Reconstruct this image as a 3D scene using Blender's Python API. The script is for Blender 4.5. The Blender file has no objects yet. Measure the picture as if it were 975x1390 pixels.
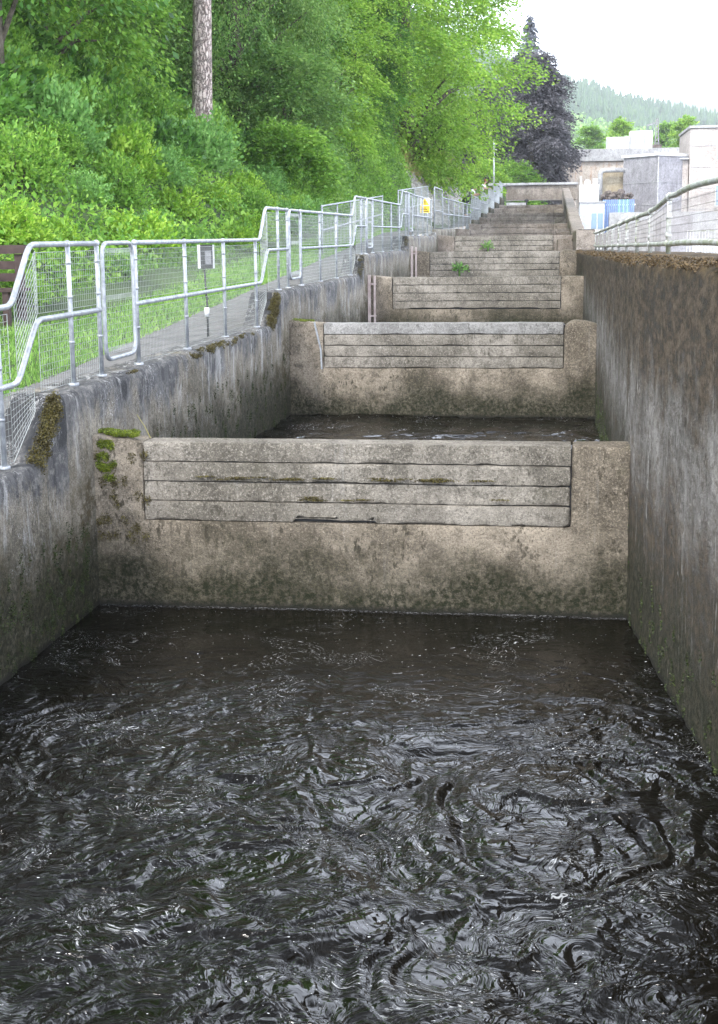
import bpy, math, random
import numpy as np
from mathutils import Vector
R = math.radians
random.seed(7)
rng = np.random.default_rng(11)
scene = bpy.context.scene
col = scene.collection
CZ = 3.04                      # eye height above the nearest pool

# ------------------------------------------------------------------ noise
def _h(i, j, k, s):
    n = (i * 374761393 + j * 668265263 + k * 2147483647 + s * 974634777) & 0xFFFFFFFF
    n = ((n ^ (n >> 13)) * 1274126177) & 0xFFFFFFFF
    n = ((n ^ (n >> 15)) * 2246822519) & 0xFFFFFFFF
    return ((n ^ (n >> 16)) & 0xFFFFFF) / float(0xFFFFFF) * 2 - 1

def vnoise(P, s=0):
    P = np.asarray(P, dtype=np.float64)
    F = np.floor(P); t = P - F; t = t * t * t * (t * (t * 6 - 15) + 10)
    I = F.astype(np.int64)
    r = 0
    for a in (0, 1):
        wa = t[..., 0] if a else 1 - t[..., 0]
        for b in (0, 1):
            wb = t[..., 1] if b else 1 - t[..., 1]
            for c in (0, 1):
                wc = t[..., 2] if c else 1 - t[..., 2]
                r = r + wa * wb * wc * _h(I[..., 0] + a, I[..., 1] + b, I[..., 2] + c, s)
    return r

def fbm(P, o=4, s=0, g=.5):
    P = np.asarray(P, dtype=np.float64); a = 1.; r = 0; f = 1.; tot = 0
    for i in range(o):
        r = r + a * vnoise(P * f + i * 17.3, s + i); tot += a; a *= g; f *= 2.03
    return r / tot

# ------------------------------------------------------------------ mesh helpers
class MB:
    def __init__(s): s.v = []; s.f = []
    def quad(s, *p):
        n = len(s.v); s.v += [tuple(q) for q in p]; s.f.append(tuple(range(n, n + len(p))))
    def box(s, x0, x1, y0, y1, z0, z1):
        n = len(s.v)
        s.v += [(x, y, z) for z in (z0, z1) for y in (y0, y1) for x in (x0, x1)]
        for f in ((0, 2, 3, 1), (4, 5, 7, 6), (0, 1, 5, 4), (2, 6, 7, 3), (0, 4, 6, 2), (1, 3, 7, 5)):
            s.f.append(tuple(n + i for i in f))
    def tube(s, pts, r, n=8, cap=True):
        pts = [Vector(p) for p in pts]; m = len(pts)
        rr = r if isinstance(r, (list, tuple)) else [r] * m
        base = len(s.v); up = None
        for i, p in enumerate(pts):
            d = (pts[min(i + 1, m - 1)] - pts[max(i - 1, 0)])
            if d.length < 1e-9: d = Vector((0, 0, 1))
            d.normalize()
            if up is None:
                up = d.orthogonal().normalized()
            else:
                up = (up - d * up.dot(d))
                up = up.normalized() if up.length > 1e-6 else d.orthogonal().normalized()
            w = d.cross(up)
            for k in range(n):
                a = 2 * math.pi * k / n
                s.v.append(tuple(p + (up * math.cos(a) + w * math.sin(a)) * rr[i]))
        for i in range(m - 1):
            for k in range(n):
                a = base + i * n + k; b = base + i * n + (k + 1) % n
                s.f.append((a, b, b + n, a + n))
        if cap:
            s.f.append(tuple(base + k for k in reversed(range(n))))
            s.f.append(tuple(base + (m - 1) * n + k for k in range(n)))
    def blob(s, c, r, nz=6, n=10):
        rx, ry, rz = r if isinstance(r, (tuple, list)) else (r, r, r)
        base = len(s.v)
        for i in range(nz + 1):
            ph = math.pi * (i / nz) - math.pi / 2
            q = max(math.cos(ph), 1e-3)
            for k in range(n):
                a = 2 * math.pi * k / n
                s.v.append((c[0] + rx * q * math.cos(a), c[1] + ry * q * math.sin(a), c[2] + rz * math.sin(ph)))
        for i in range(nz):
            for k in range(n):
                a = base + i * n + k; b = base + i * n + (k + 1) % n
                s.f.append((a, b, b + n, a + n))
    def arr(s): return np.array(s.v), s.f
    def build(s, name, mat, parent=None, smooth=False, loc=(0, 0, 0)):
        me = bpy.data.meshes.new(name)
        o = np.array(loc)
        me.from_pydata([tuple(np.array(v) - o) for v in s.v] if any(loc) else s.v, [], s.f)
        me.materials.append(mat)
        if smooth: me.polygons.foreach_set('use_smooth', [True] * len(me.polygons))
        ob = bpy.data.objects.new(name, me); col.objects.link(ob)
        if parent is not None: ob.parent = parent
        return ob

def npmesh(name, V, F, mat, parent=None, smooth=False):
    """V (n,3); F (m,4) quads"""
    me = bpy.data.meshes.new(name)
    V = np.ascontiguousarray(V, dtype=np.float32); F = np.ascontiguousarray(F, dtype=np.int32)
    k = F.shape[1]
    me.vertices.add(len(V)); me.vertices.foreach_set('co', V.ravel())
    me.loops.add(F.size); me.loops.foreach_set('vertex_index', F.ravel())
    me.polygons.add(len(F)); me.polygons.foreach_set('loop_start', np.arange(0, F.size, k, dtype=np.int32))
    me.polygons.foreach_set('loop_total', np.full(len(F), k, dtype=np.int32))
    if smooth: me.polygons.foreach_set('use_smooth', np.ones(len(F), dtype=bool))
    me.update(calc_edges=True); me.validate()
    if mat: me.materials.append(mat)
    ob = bpy.data.objects.new(name, me); col.objects.link(ob)
    if parent is not None: ob.parent = parent
    return ob

def tag(o, label=None, cat=None, group=None, kind=None):
    if label: o['label'] = label
    if cat: o['category'] = cat
    if group: o['group'] = group
    if kind: o['kind'] = kind
    return o

def empty(name, loc, label, cat, group=None, rz=0):
    o = bpy.data.objects.new(name, None); o.empty_display_size = .2
    o.location = loc; o.rotation_euler = (0, 0, rz); col.objects.link(o)
    return tag(o, label, cat, group)

def rough_block(x0, x1, y0, y1, z0, z1, res=.05, chip=.02, bump=.004, seed=0, topf=None, round_=.02, wf=None):
    """subdivided box with worn, chipped edges. returns V,F"""
    L = (x1 - x0, y1 - y0, z1 - z0)
    n = [max(2, int(round(l / res))) for l in L]
    Vs = []; Fs = []; off = 0
    lo = np.array((x0, y0, z0)); hi = np.array((x1, y1, z1))
    for ax in range(3):
        a, b = [i for i in range(3) if i != ax]
        for side in (0, 1):
            u, w = np.meshgrid(np.linspace(0, 1, n[a] + 1), np.linspace(0, 1, n[b] + 1), indexing='ij')
            P = np.zeros(u.shape + (3,))
            P[..., a] = lo[a] + u * L[a]; P[..., b] = lo[b] + w * L[b]; P[..., ax] = hi[ax] if side else lo[ax]
            idx = np.arange(u.size).reshape(u.shape) + off
            q = np.stack([idx[:-1, :-1], idx[1:, :-1], idx[1:, 1:], idx[:-1, 1:]], -1).reshape(-1, 4)
            flip = (side == 0) ^ (ax == 1)
            if flip: q = q[:, ::-1]
            Vs.append(P.reshape(-1, 3)); Fs.append(q); off += u.size
    V = np.concatenate(Vs); F = np.concatenate(Fs)
    # round + chip edges: distance to second nearest face
    dlo = V - lo; dhi = hi - V
    d = np.minimum(dlo, dhi); sgn = np.where(dlo < dhi, 1., -1.)
    ds = np.sort(d, axis=1); e2 = ds[:, 1]
    rad = round_ + chip * np.clip(fbm(V * 5 + seed * 3.1, 3, seed) * 1.6 + .1, 0, 1) * 1.5
    amt = np.clip(1 - e2 / np.maximum(rad * 1.6, 1e-4), 0, 1) ** 1.5 * rad * .6
    if wf is not None: amt = amt * wf(V)
    near = (d < rad[:, None] * 1.6)
    V2 = V + sgn * near * amt[:, None]
    N = np.stack([vnoise(V * 9 + k * 31 + seed, seed + k) for k in range(3)], -1)
    V2 = V2 + N * bump
    if topf is not None: V2 = topf(V2)
    return V2, F

def join(parts):
    V = []; F = []; o = 0
    for v, f in parts:
        V.append(v); F.append(f + o); o += len(v)
    return np.concatenate(V), np.concatenate(F)

def fillet(pts, r=.07, n=5):
    out = [Vector(pts[0])]
    for i in range(1, len(pts) - 1):
        p = Vector(pts[i]); a = (Vector(pts[i - 1]) - p); b = (Vector(pts[i + 1]) - p)
        q = min(r, a.length * .45, b.length * .45)
        A = p + a.normalized() * q; B = p + b.normalized() * q
        for k in range(n + 1):
            t = k / n
            out.append(A * (1 - t) ** 2 + p * 2 * t * (1 - t) + B * t * t)
    out.append(Vector(pts[-1]))
    return out

# ------------------------------------------------------------------ materials
class NT:
    def __init__(s, name):
        s.m = bpy.data.materials.new(name); s.m.use_nodes = True
        s.t = s.m.node_tree; s.n = s.t.nodes; s.l = s.t.links
        s.n.clear(); s.out = s.n.new('ShaderNodeOutputMaterial')
    def new(s, t, **k):
        n = s.n.new(t)
        for a, b in k.items(): setattr(n, a, b)
        return n
    def set(s, sock, v):
        if hasattr(v, 'is_linked') or hasattr(v, 'links'): s.l.new(v, sock)
        else: sock.default_value = v
    def pos(s):
        if not hasattr(s, '_p'): s._p = s.new('ShaderNodeNewGeometry').outputs['Position']
        return s._p
    def obj(s):
        if not hasattr(s, '_o'): s._o = s.new('ShaderNodeTexCoord').outputs['Object']
        return s._o
    def mul(s, v, sc):
        n = s.new('ShaderNodeVectorMath', operation='MULTIPLY'); s.l.new(v, n.inputs[0])
        n.inputs[1].default_value = sc if isinstance(sc, (tuple, list)) else (sc,) * 3
        return n.outputs[0]
    def noise(s, v, scale=1., detail=4., rough=.55, dist=0., out='Fac'):
        n = s.new('ShaderNodeTexNoise'); s.l.new(v, n.inputs['Vector'])
        n.inputs['Scale'].default_value = scale; n.inputs['Detail'].default_value = detail
        n.inputs['Roughness'].default_value = rough; n.inputs['Distortion'].default_value = dist
        return n.outputs[out]
    def vor(s, v, scale, feature='F1', out='Distance'):
        n = s.new('ShaderNodeTexVoronoi', feature=feature); s.l.new(v, n.inputs['Vector'])
        n.inputs['Scale'].default_value = scale
        return n.outputs[out]
    def ramp(s, v, a, b, lo=0., hi=1.):
        n = s.new('ShaderNodeMapRange'); n.clamp = True
        s.set(n.inputs[0], v); n.inputs[1].default_value = a; n.inputs[2].default_value = b
        n.inputs[3].default_value = lo; n.inputs[4].default_value = hi
        return n.outputs[0]
    def math(s, op, a, b=0.):
        n = s.new('ShaderNodeMath', operation=op); s.set(n.inputs[0], a); s.set(n.inputs[1], b)
        return n.outputs[0]
    def mix(s, f, a, b, mode='MIX'):
        n = s.new('ShaderNodeMix', data_type='RGBA', blend_type=mode)
        s.set(n.inputs[0], f)
        s.set(n.inputs[6], a if not isinstance(a, tuple) else (*a, 1)); s.set(n.inputs[7], b if not isinstance(b, tuple) else (*b, 1))
        return n.outputs[2]
    def sep(s, v):
        n = s.new('ShaderNodeSeparateXYZ'); s.l.new(v, n.inputs[0]); return n.outputs
    def bump(s, h, strength=.5, dist=.01):
        n = s.new('ShaderNodeBump'); s.set(n.inputs['Height'], h)
        n.inputs['Strength'].default_value = strength; n.inputs['Distance'].default_value = dist
        return n.outputs[0]
    def pbr(s, c, rough=.8, bump=None, metal=0., spec=.5):
        b = s.new('ShaderNodeBsdfPrincipled')
        s.set(b.inputs['Base Color'], c if not isinstance(c, tuple) else (*c, 1))
        s.set(b.inputs['Roughness'], rough); b.inputs['Metallic'].default_value = metal
        b.inputs['Specular IOR Level'].default_value = spec
        if bump is not None: s.l.new(bump, b.inputs['Normal'])
        s.l.new(b.outputs[0], s.out.inputs[0])
        return s.m

def concrete(name, dark, light, stain=(.045, .038, .03), algae=(.014, .017, .007), water=True, streak=.3, moss=.3,
             side=None, alg=.62, spots=.5, coord='pos', pale=.4):
    dark = tuple(v * .74 for v in dark); light = tuple(v * .78 for v in light)
    t = NT(name); P = t.pos(); x, y, z = t.sep(P)
    big = t.noise(P, .9, 5, .6, .4); mid = t.noise(P, 6, 6, .65); fine = t.noise(P, 45, 4, .7); grit = t.noise(P, 95, 3, .7)
    c = t.mix(t.ramp(big, .38, .62), dark, light)
    m2 = t.noise(P, 3.1, 7, .72, .5)
    c = t.mix(t.ramp(m2, .5, .62, 0, .5), c, tuple(v * .5 for v in dark))
    c = t.mix(t.ramp(mid, .48, .66, 0, .6), c, tuple(v * .5 for v in dark))
    c = t.mix(t.ramp(fine, .54, .66, 0, .55), c, tuple(min(1, v * 1.45) for v in light))
    c = t.mix(t.ramp(fine, .44, .34, 0, .7), c, tuple(v * .4 for v in dark))
    c = t.mix(t.ramp(grit, .54, .66, 0, .6), c, tuple(v * .3 for v in dark))
    c = t.mix(t.ramp(grit, .42, .32, 0, .5), c, tuple(min(1, v * 1.7) for v in light))
    # vertical runs of dirt
    sv = t.mul(P, (4, 4, .6)); st = t.noise(sv, 1, 7, .72, .35)
    c = t.mix(t.ramp(st, .5, .72, 0, streak), c, stain)
    sv2 = t.mul(P, (9, 9, .6)); st2 = t.noise(sv2, 1, 5, .7, .3)
    c = t.mix(t.ramp(st2, .62, .7, 0, pale), c, (.42, .41, .39))
    hgt = mid
    if side:
        f = side(t, x, y, z)
        for fac, cc in f: c = t.mix(fac, c, cc)
    # dark lichen spots
    pv = t.mul(P, (22, 22, 12)); sp = t.noise(pv, 1, 4, .6)
    lowband = t.noise(P, 1.7, 4, .6)
    msk = t.math('MULTIPLY', t.ramp(sp, .56, .62), t.ramp(lowband, .42, .6, .1, 1))
    c = t.mix(t.math('MULTIPLY', msk, spots), c, (.03, .026, .017))
    if water:
        k = t.math('MAXIMUM', t.math('CEIL', t.math('DIVIDE', t.math('SUBTRACT', y, 10.95), 8.7)), 0.)
        h = t.math('SUBTRACT', z, t.math('MULTIPLY', k, .455))
        wob = t.math('ADD', t.math('MULTIPLY', t.math('SUBTRACT', big, .5), 1.1), t.math('MULTIPLY', t.math('SUBTRACT', st, .5), .5))
        hh = t.math('ADD', h, wob)
        c = t.mix(t.math('MULTIPLY', t.ramp(hh, .85, .15), t.ramp(m2, .4, .58, .35, .95)), c, t.mix(t.ramp(fine, .4, .6), stain, (.095, .08, .05)))
        clump = t.ramp(t.noise(P, 20, 6, .75), .44, .56)
        c = t.mix(t.math('MULTIPLY', t.ramp(hh, alg, alg * .35), t.math('ADD', t.math('MULTIPLY', clump, .5), .48)), c, algae)
        c = t.mix(t.ramp(h, .06, .015, 0, .9), c, (.012, .012, .009))
    gm = t.math('MULTIPLY', t.ramp(t.noise(P, 2.3, 6, .7), .6, .72), moss)
    c = t.mix(gm, c, (.05, .06, .015))
    hb = t.math('ADD', t.math('MULTIPLY', mid, .7), t.math('ADD', t.math('MULTIPLY', fine, .5), t.math('MULTIPLY', grit, .28)))
    return t.pbr(c, .88, t.bump(hb, 1., .03), spec=.25)

def side_left(t, x, y, z):
    # slate grey weathered upper face, ragged lower edge that steps with the pools
    P = t.pos()
    k = t.math('MAXIMUM', t.math('CEIL', t.math('DIVIDE', t.math('SUBTRACT', y, 10.2), 8.7)), 0.)
    h = t.math('SUBTRACT', z, t.math('MULTIPLY', k, .44))
    w = t.noise(t.mul(P, (2, 1.6, .8)), 1, 7, .72, .4)
    e = t.math('ADD', h, t.math('MULTIPLY', t.math('SUBTRACT', w, .5), 2.))
    s = t.noise(t.mul(P, (5, 3.2, .9)), 1, 8, .75, .6)
    slate = t.mix(t.ramp(s, .38, .62), (.028, .03, .037), (.17, .17, .172)); slate = t.mix(t.ramp(t.noise(t.mul(P, (16, 6, 9)), 1, 6, .78), .5, .6, 0, .6), slate, (.27, .26, .24))
    m = t.noise(t.mul(P, (13, 5, 8)), 1, 8, .78)
    brown = t.mix(t.ramp(m, .4, .6), (.028, .026, .01), (.1, .08, .045))
    scr = t.noise(t.mul(P, (20, 20, 13)), 1, 2, .4, 1.5)
    return [(t.ramp(e, 1.1, 1.3, 0, .9), slate), (t.math('MULTIPLY', t.ramp(t.math('ADD', h, t.math('MULTIPLY', t.math('SUBTRACT', s, .5), 2.2)), 1.35, 1.6), .85), (.02, .021, .024)),
            (t.math('MULTIPLY', t.ramp(t.noise(t.mul(P, (9, 5, .9)), 1, 6, .72, .5), .56, .62, 0, .65), t.ramp(h, .6, .9)), (.42, .415, .4)),
            (t.math('MULTIPLY', t.ramp(e, 1.1, .6), t.ramp(m, .45, .55, .12, .95)), brown),
            (t.math('MULTIPLY', t.ramp(t.math('ABSOLUTE', t.math('SUBTRACT', scr, .5)), .012, .004), t.ramp(t.noise(P, 2.2, 2), .55, .62)), (.55, .55, .55))]

def side_right(t, x, y, z):
    P = t.pos()
    w = t.noise(t.mul(P, (2, 1.3, .8)), 1, 8, .75, .5)
    e = t.math('ADD', z, t.math('MULTIPLY', t.math('SUBTRACT', w, .5), 2.2))
    m = t.noise(t.mul(P, (15, 5.5, 11)), 1, 8, .78)
    brown = t.mix(t.ramp(m, .42, .58), (.016, .012, .008), (.11, .084, .06))
    s = t.noise(t.mul(P, (5, 1.6, 1.0)), 1, 9, .78, .6)
    grey = t.mix(t.ramp(s, .38, .62), (.09, .083, .077), (.3, .285, .27)); grey = t.mix(t.ramp(t.noise(t.mul(P, (18, 6, 11)), 1, 7, .8), .48, .6, 0, .75), grey, (.06, .046, .035)); grey = t.mix(t.ramp(t.noise(t.mul(P, (22, 8, 15)), 1, 5, .8, .4), .56, .64, 0, .6), grey, (.42, .4, .37))
    run = t.noise(t.mul(P, (8, 5, .2)), 1, 3, .5, .5)
    rust = t.mix(t.ramp(t.noise(P, 9, 6, .7), .4, .6), (.13, .09, .045), (.04, .032, .02))
    return [(.8, grey),
            (t.math('MULTIPLY', t.ramp(e, 1.75, 2.2), t.ramp(m, .34, .5, .72, .98)), brown),
            (t.math('MULTIPLY', t.ramp(e, 1.65, 1.1), t.ramp(m, .38, .54, .5, .95)), brown),
            (t.math('MULTIPLY', t.ramp(e, 2.5, 2.0), t.ramp(t.math('ABSOLUTE', t.math('SUBTRACT', run, .5)), .006, .002, 0, .55)), (.42, .41, .39)),
            (t.ramp(t.math('ADD', z, t.math('MULTIPLY', m, .2)), 2.83, 2.93, 0, .9), rust)]

M = {}
M['weir'] = concrete('weir_concrete', (.19, .16, .12), (.42, .36, .28), spots=.8, moss=.15, streak=.35, pale=.2)
M['board'] = concrete('board_concrete', (.2, .18, .145), (.4, .365, .31), water=False, spots=.6, moss=.15, streak=.35, pale=.15)
M['board_pale'] = concrete('pale_board_concrete', (.28, .272, .255), (.42, .41, .39), water=False, spots=.5, moss=.02, streak=.3, pale=.1)
M['far_concrete'] = concrete('old_far_concrete', (.24, .2, .16), (.4, .35, .3), water=False, spots=.5, moss=.2, streak=.5, pale=.2)
M['left'] = concrete('left_wall_concrete', (.24, .215, .17), (.42, .38, .31), side=side_left, alg=.95, spots=.7, moss=.1, pale=.3)
M['right'] = concrete('right_wall_concrete', (.15, .14, .13), (.3, .28, .26), side=side_right, alg=1.15, spots=.6, moss=.05, streak=.3, pale=.12)

def mat_noise(name, a, b, scale=8, rough=.8, bump=.3, metal=0, bd=.01, spec=.4, detail=5):
    t = NT(name); P = t.pos(); n = t.noise(P, scale, detail, .6); f = t.noise(P, scale * 9, 3, .6)
    c = t.mix(t.ramp(n, .35, .65), a, b); c = t.mix(t.ramp(f, .5, .75, 0, .3), c, tuple(v * .5 for v in a))
    return t.pbr(c, rough, t.bump(t.math('ADD', n, f), bump, bd), metal, spec)

def galv(name, a, b, rust=.0, lichen=0.):
    t = NT(name); P = t.pos()
    n = t.noise(P, 14, 5, .6); f = t.noise(P, 70, 3, .6)
    c = t.mix(t.ramp(n, .35, .65), a, b)
    c = t.mix(t.ramp(f, .55, .7, 0, .35), c, tuple(v * .6 for v in a))
    if lichen: c = t.mix(t.math('MULTIPLY', t.ramp(t.noise(P, 6, 6, .7), .48, .6), lichen), c, (.24, .26, .17))
    if rust: c = t.mix(t.math('MULTIPLY', t.ramp(t.noise(P, 9, 5, .7), .62, .7), rust), c, (.16, .07, .03))
    return t.pbr(c, .5, t.bump(f, .15, .003), .25, .5)
M['galv'] = galv('galvanised_steel', (.22, .235, .255), (.4, .42, .44), .25)
M['wire'] = galv('galvanised_wire', (.34, .36, .36), (.46, .48, .47))
M['rail_r'] = galv('weathered_rail_steel', (.36, .37, .36), (.55, .56, .54), .4, .9)
M['wire_r'] = mat_noise('dull_wire', (.22, .2, .19), (.34, .32, .31), 6, .6)
M['pipe'] = mat_noise('pinkish_channel_paint', (.38, .3, .28), (.52, .44, .41), 6, .6)
M['asphalt'] = mat_noise('path_asphalt', (.1, .098, .095), (.155, .15, .145), 3, .95, .4)
M['wood'] = mat_noise('brown_stained_wood', (.035, .02, .018), (.06, .038, .033), 10, .7)
M['black'] = mat_noise('black_plastic', (.015, .015, .016), (.03, .03, .03), 10, .5)
M['white'] = mat_noise('white_paint', (.5, .51, .52), (.68, .68, .68), 4, .5, .05)
M['bark'] = mat_noise('brown_bark', (.05, .042, .03), (.17, .145, .11), 9, .95, .9, bd=.05)
M['yellow'] = mat_noise('yellow_sign', (.75, .5, .03), (.8, .56, .05), 4, .5, .02)
M['dam_grey'] = concrete('dam_grey_concrete', (.32, .31, .33), (.44, .43, .45), water=False, streak=.35, moss=0, spots=.1, pale=.25)
M['dam_ochre'] = concrete('dam_ochre_concrete', (.45, .38, .26), (.6, .52, .39), water=False, streak=.35, moss=.0, spots=.1, stain=(.16, .08, .03))
M['dam_rust'] = concrete('dam_stained_concrete', (.52, .46, .39), (.66, .6, .53), water=False, streak=.8, moss=0, spots=.1, stain=(.3, .15, .07))
M['dam_pale'] = concrete('dam_pale_concrete', (.42, .42, .42), (.56, .56, .56), water=False, streak=.2, moss=0, spots=.05, pale=.3)
M['dam_pink'] = concrete('dam_pinkish_concrete', (.52, .46, .42), (.66, .6, .55), water=False, streak=.12, moss=0, spots=.03, pale=.1)
M['blue'] = mat_noise('blue_painted_board', (.12, .2, .42), (.2, .3, .5), 3, .5, .05)
M['green'] = mat_noise('green_painted_board', (.2, .5, .35), (.3, .6, .45), 3, .5, .05)
M['glass'] = NT('dim_window_glass').pbr((.16, .25, .34), .1)
M['dirt'] = mat_noise('rubble_dirt', (.08, .065, .06), (.2, .17, .15), 5, .95, .9, bd=.05)

def pine_bark():
    t = NT('pale_pine_bark'); P = t.pos()
    v0 = t.mul(P, (11, 11, 3.5)); n = t.noise(P, 8, 6, .7); nn = t.noise(P, 6, 5, .7, out='Color')
    va = t.new('ShaderNodeVectorMath', operation='MULTIPLY_ADD'); t.l.new(nn, va.inputs[0]); va.inputs[1].default_value = (2.2, 2.2, 2.2); t.l.new(v0, va.inputs[2]); e = t.vor(va.outputs[0], 1., 'DISTANCE_TO_EDGE')
    c = t.mix(t.ramp(n, .35, .65), (.36, .28, .245), (.58, .5, .45))
    c = t.mix(t.ramp(e, .13, .02, 0, .8), c, (.1, .075, .065))
    return t.pbr(c, .95, t.bump(t.math('ADD', t.ramp(e, 0, .15), n), .9, .05))
M['pinebark'] = pine_bark()

def leaf_mat(name, a, b, c3, trans=.45, scale=.5, gloss=.35):
    """a dark, b main, c3 bright; varies leaf by leaf and clump by clump"""
    t = NT(name); P = t.pos()
    g = t.new('ShaderNodeNewGeometry'); rnd = g.outputs['Random Per Island']
    n = t.noise(P, scale, 4, .6)
    f = t.math('ADD', t.math('MULTIPLY', rnd, .75), t.math('MULTIPLY', t.ramp(n, .35, .65), .35))
    c = t.mix(t.ramp(f, .1, .5), a, b); c = t.mix(t.ramp(f, .5, .95), c, c3)
    d = t.new('ShaderNodeBsdfPrincipled'); t.l.new(c, d.inputs['Base Color']); d.inputs['Roughness'].default_value = .55
    d.inputs['Specular IOR Level'].default_value = gloss
    tr = t.new('ShaderNodeBsdfTranslucent')
    t.l.new(t.mix(.45, c, c3, 'MIX'), tr.inputs[0])
    mx = t.new('ShaderNodeMixShader'); mx.inputs[0].default_value = trans
    t.l.new(d.outputs[0], mx.inputs[1]); t.l.new(tr.outputs[0], mx.inputs[2]); t.l.new(mx.outputs[0], t.out.inputs[0])
    return t.m
M['lf_bright'] = leaf_mat('bright_shrub_leaves', (.05, .13, .015), (.16, .35, .03), (.4, .58, .08))
M['lf_mid'] = leaf_mat('mid_green_leaves', (.036, .105, .018), (.12, .285, .035), (.31, .5, .08))
M['lf_dark'] = leaf_mat('dark_evergreen_leaves', (.022, .07, .016), (.065, .18, .028), (.18, .36, .06), .4, gloss=.4)
M['lf_beech'] = leaf_mat('beech_leaves', (.06, .15, .02), (.18, .38, .04), (.42, .6, .1), .5)
M['lf_birch'] = leaf_mat('birch_leaves', (.045, .12, .03), (.13, .28, .06), (.3, .45, .12), .45)
M['lf_grass'] = leaf_mat('verge_grass', (.08, .17, .03), (.16, .33, .06), (.32, .48, .12), .4, 1.2)
M['lf_dry'] = leaf_mat('dry_yellow_grass', (.2, .2, .06), (.36, .33, .1), (.5, .43, .2), .3, 1.2)
M['lf_purple'] = leaf_mat('copper_beech_leaves', (.035, .034, .038), (.08, .077, .086), (.16, .155, .165), .25)
M['lf_spruce'] = leaf_mat('spruce_needles', (.07, .08, .1), (.13, .14, .17), (.22, .24, .26), .2)
M['lf_fern'] = leaf_mat('fern_fronds', (.03, .09, .02), (.07, .17, .04), (.14, .27, .07), .4)
M['lf_weed'] = leaf_mat('weed_leaves', (.06, .16, .03), (.14, .32, .07), (.3, .5, .14), .4)
M['moss_g'] = leaf_mat('green_moss', (.05, .07, .008), (.11, .15, .014), (.24, .29, .025), .15, 12)
M['moss_b'] = leaf_mat('brown_moss', (.028, .024, .008), (.07, .055, .018), (.14, .12, .03), .1, 6)
M['moss_r'] = leaf_mat('rusty_moss', (.03, .02, .01), (.075, .05, .022), (.15, .1, .045), .1, 5)
M['moss_d'] = leaf_mat('dark_wet_moss', (.012, .02, .006), (.03, .045, .012), (.06, .08, .02), .1, 5)
M['hill_con'] = leaf_mat('hillside_conifers', (.03, .07, .035), (.055, .12, .05), (.1, .18, .06), .1, .02)
M['hill_dec'] = leaf_mat('hillside_broadleaf', (.09, .2, .04), (.17, .33, .07), (.28, .46, .1), .2, .05)

def ground_mat():
    t = NT('grassy_ground'); P = t.pos(); x, y, z = t.sep(P)
    n = t.noise(P, .6, 6, .65); f = t.noise(P, 12, 5, .7)
    g = t.mix(t.ramp(n, .35, .65), (.02, .04, .01), (.06, .11, .02)); g = t.mix(t.ramp(f, .45, .7, 0, .6), g, (.035, .03, .018))
    p = t.mix(t.ramp(n, .3, .7), (.42, .42, .41), (.56, .56, .55)); p = t.mix(t.ramp(f, .5, .8, 0, .3), p, (.3, .3, .3))
    r = t.math('MULTIPLY', t.ramp(x, 1.0, 1.2), t.ramp(t.math('ADD', y, t.math('MULTIPLY', x, .3)), 300, 290))
    return t.pbr(t.mix(r, g, p), .95, t.bump(f, .6, .03))
M['ground'] = ground_mat()
def rock_mat():
    t = NT('grey_rock_face'); P = t.pos()
    n = t.noise(P, 1.6, 7, .7, .6); v = t.vor(t.mul(P, (1, 1, 1.6)), 2.2, 'DISTANCE_TO_EDGE'); f = t.noise(P, 11, 5, .7)
    c = t.mix(t.ramp(n, .35, .65), (.2, .19, .17), (.4, .38, .35)); c = t.mix(t.ramp(v, .06, .01, 0, .6), c, (.07, .06, .05))
    c = t.mix(t.ramp(f, .5, .68, 0, .6), c, (.16, .15, .07))
    return t.pbr(c, .95, t.bump(t.math('ADD', n, f), .9, .08))
M['rock'] = rock_mat()

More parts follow.
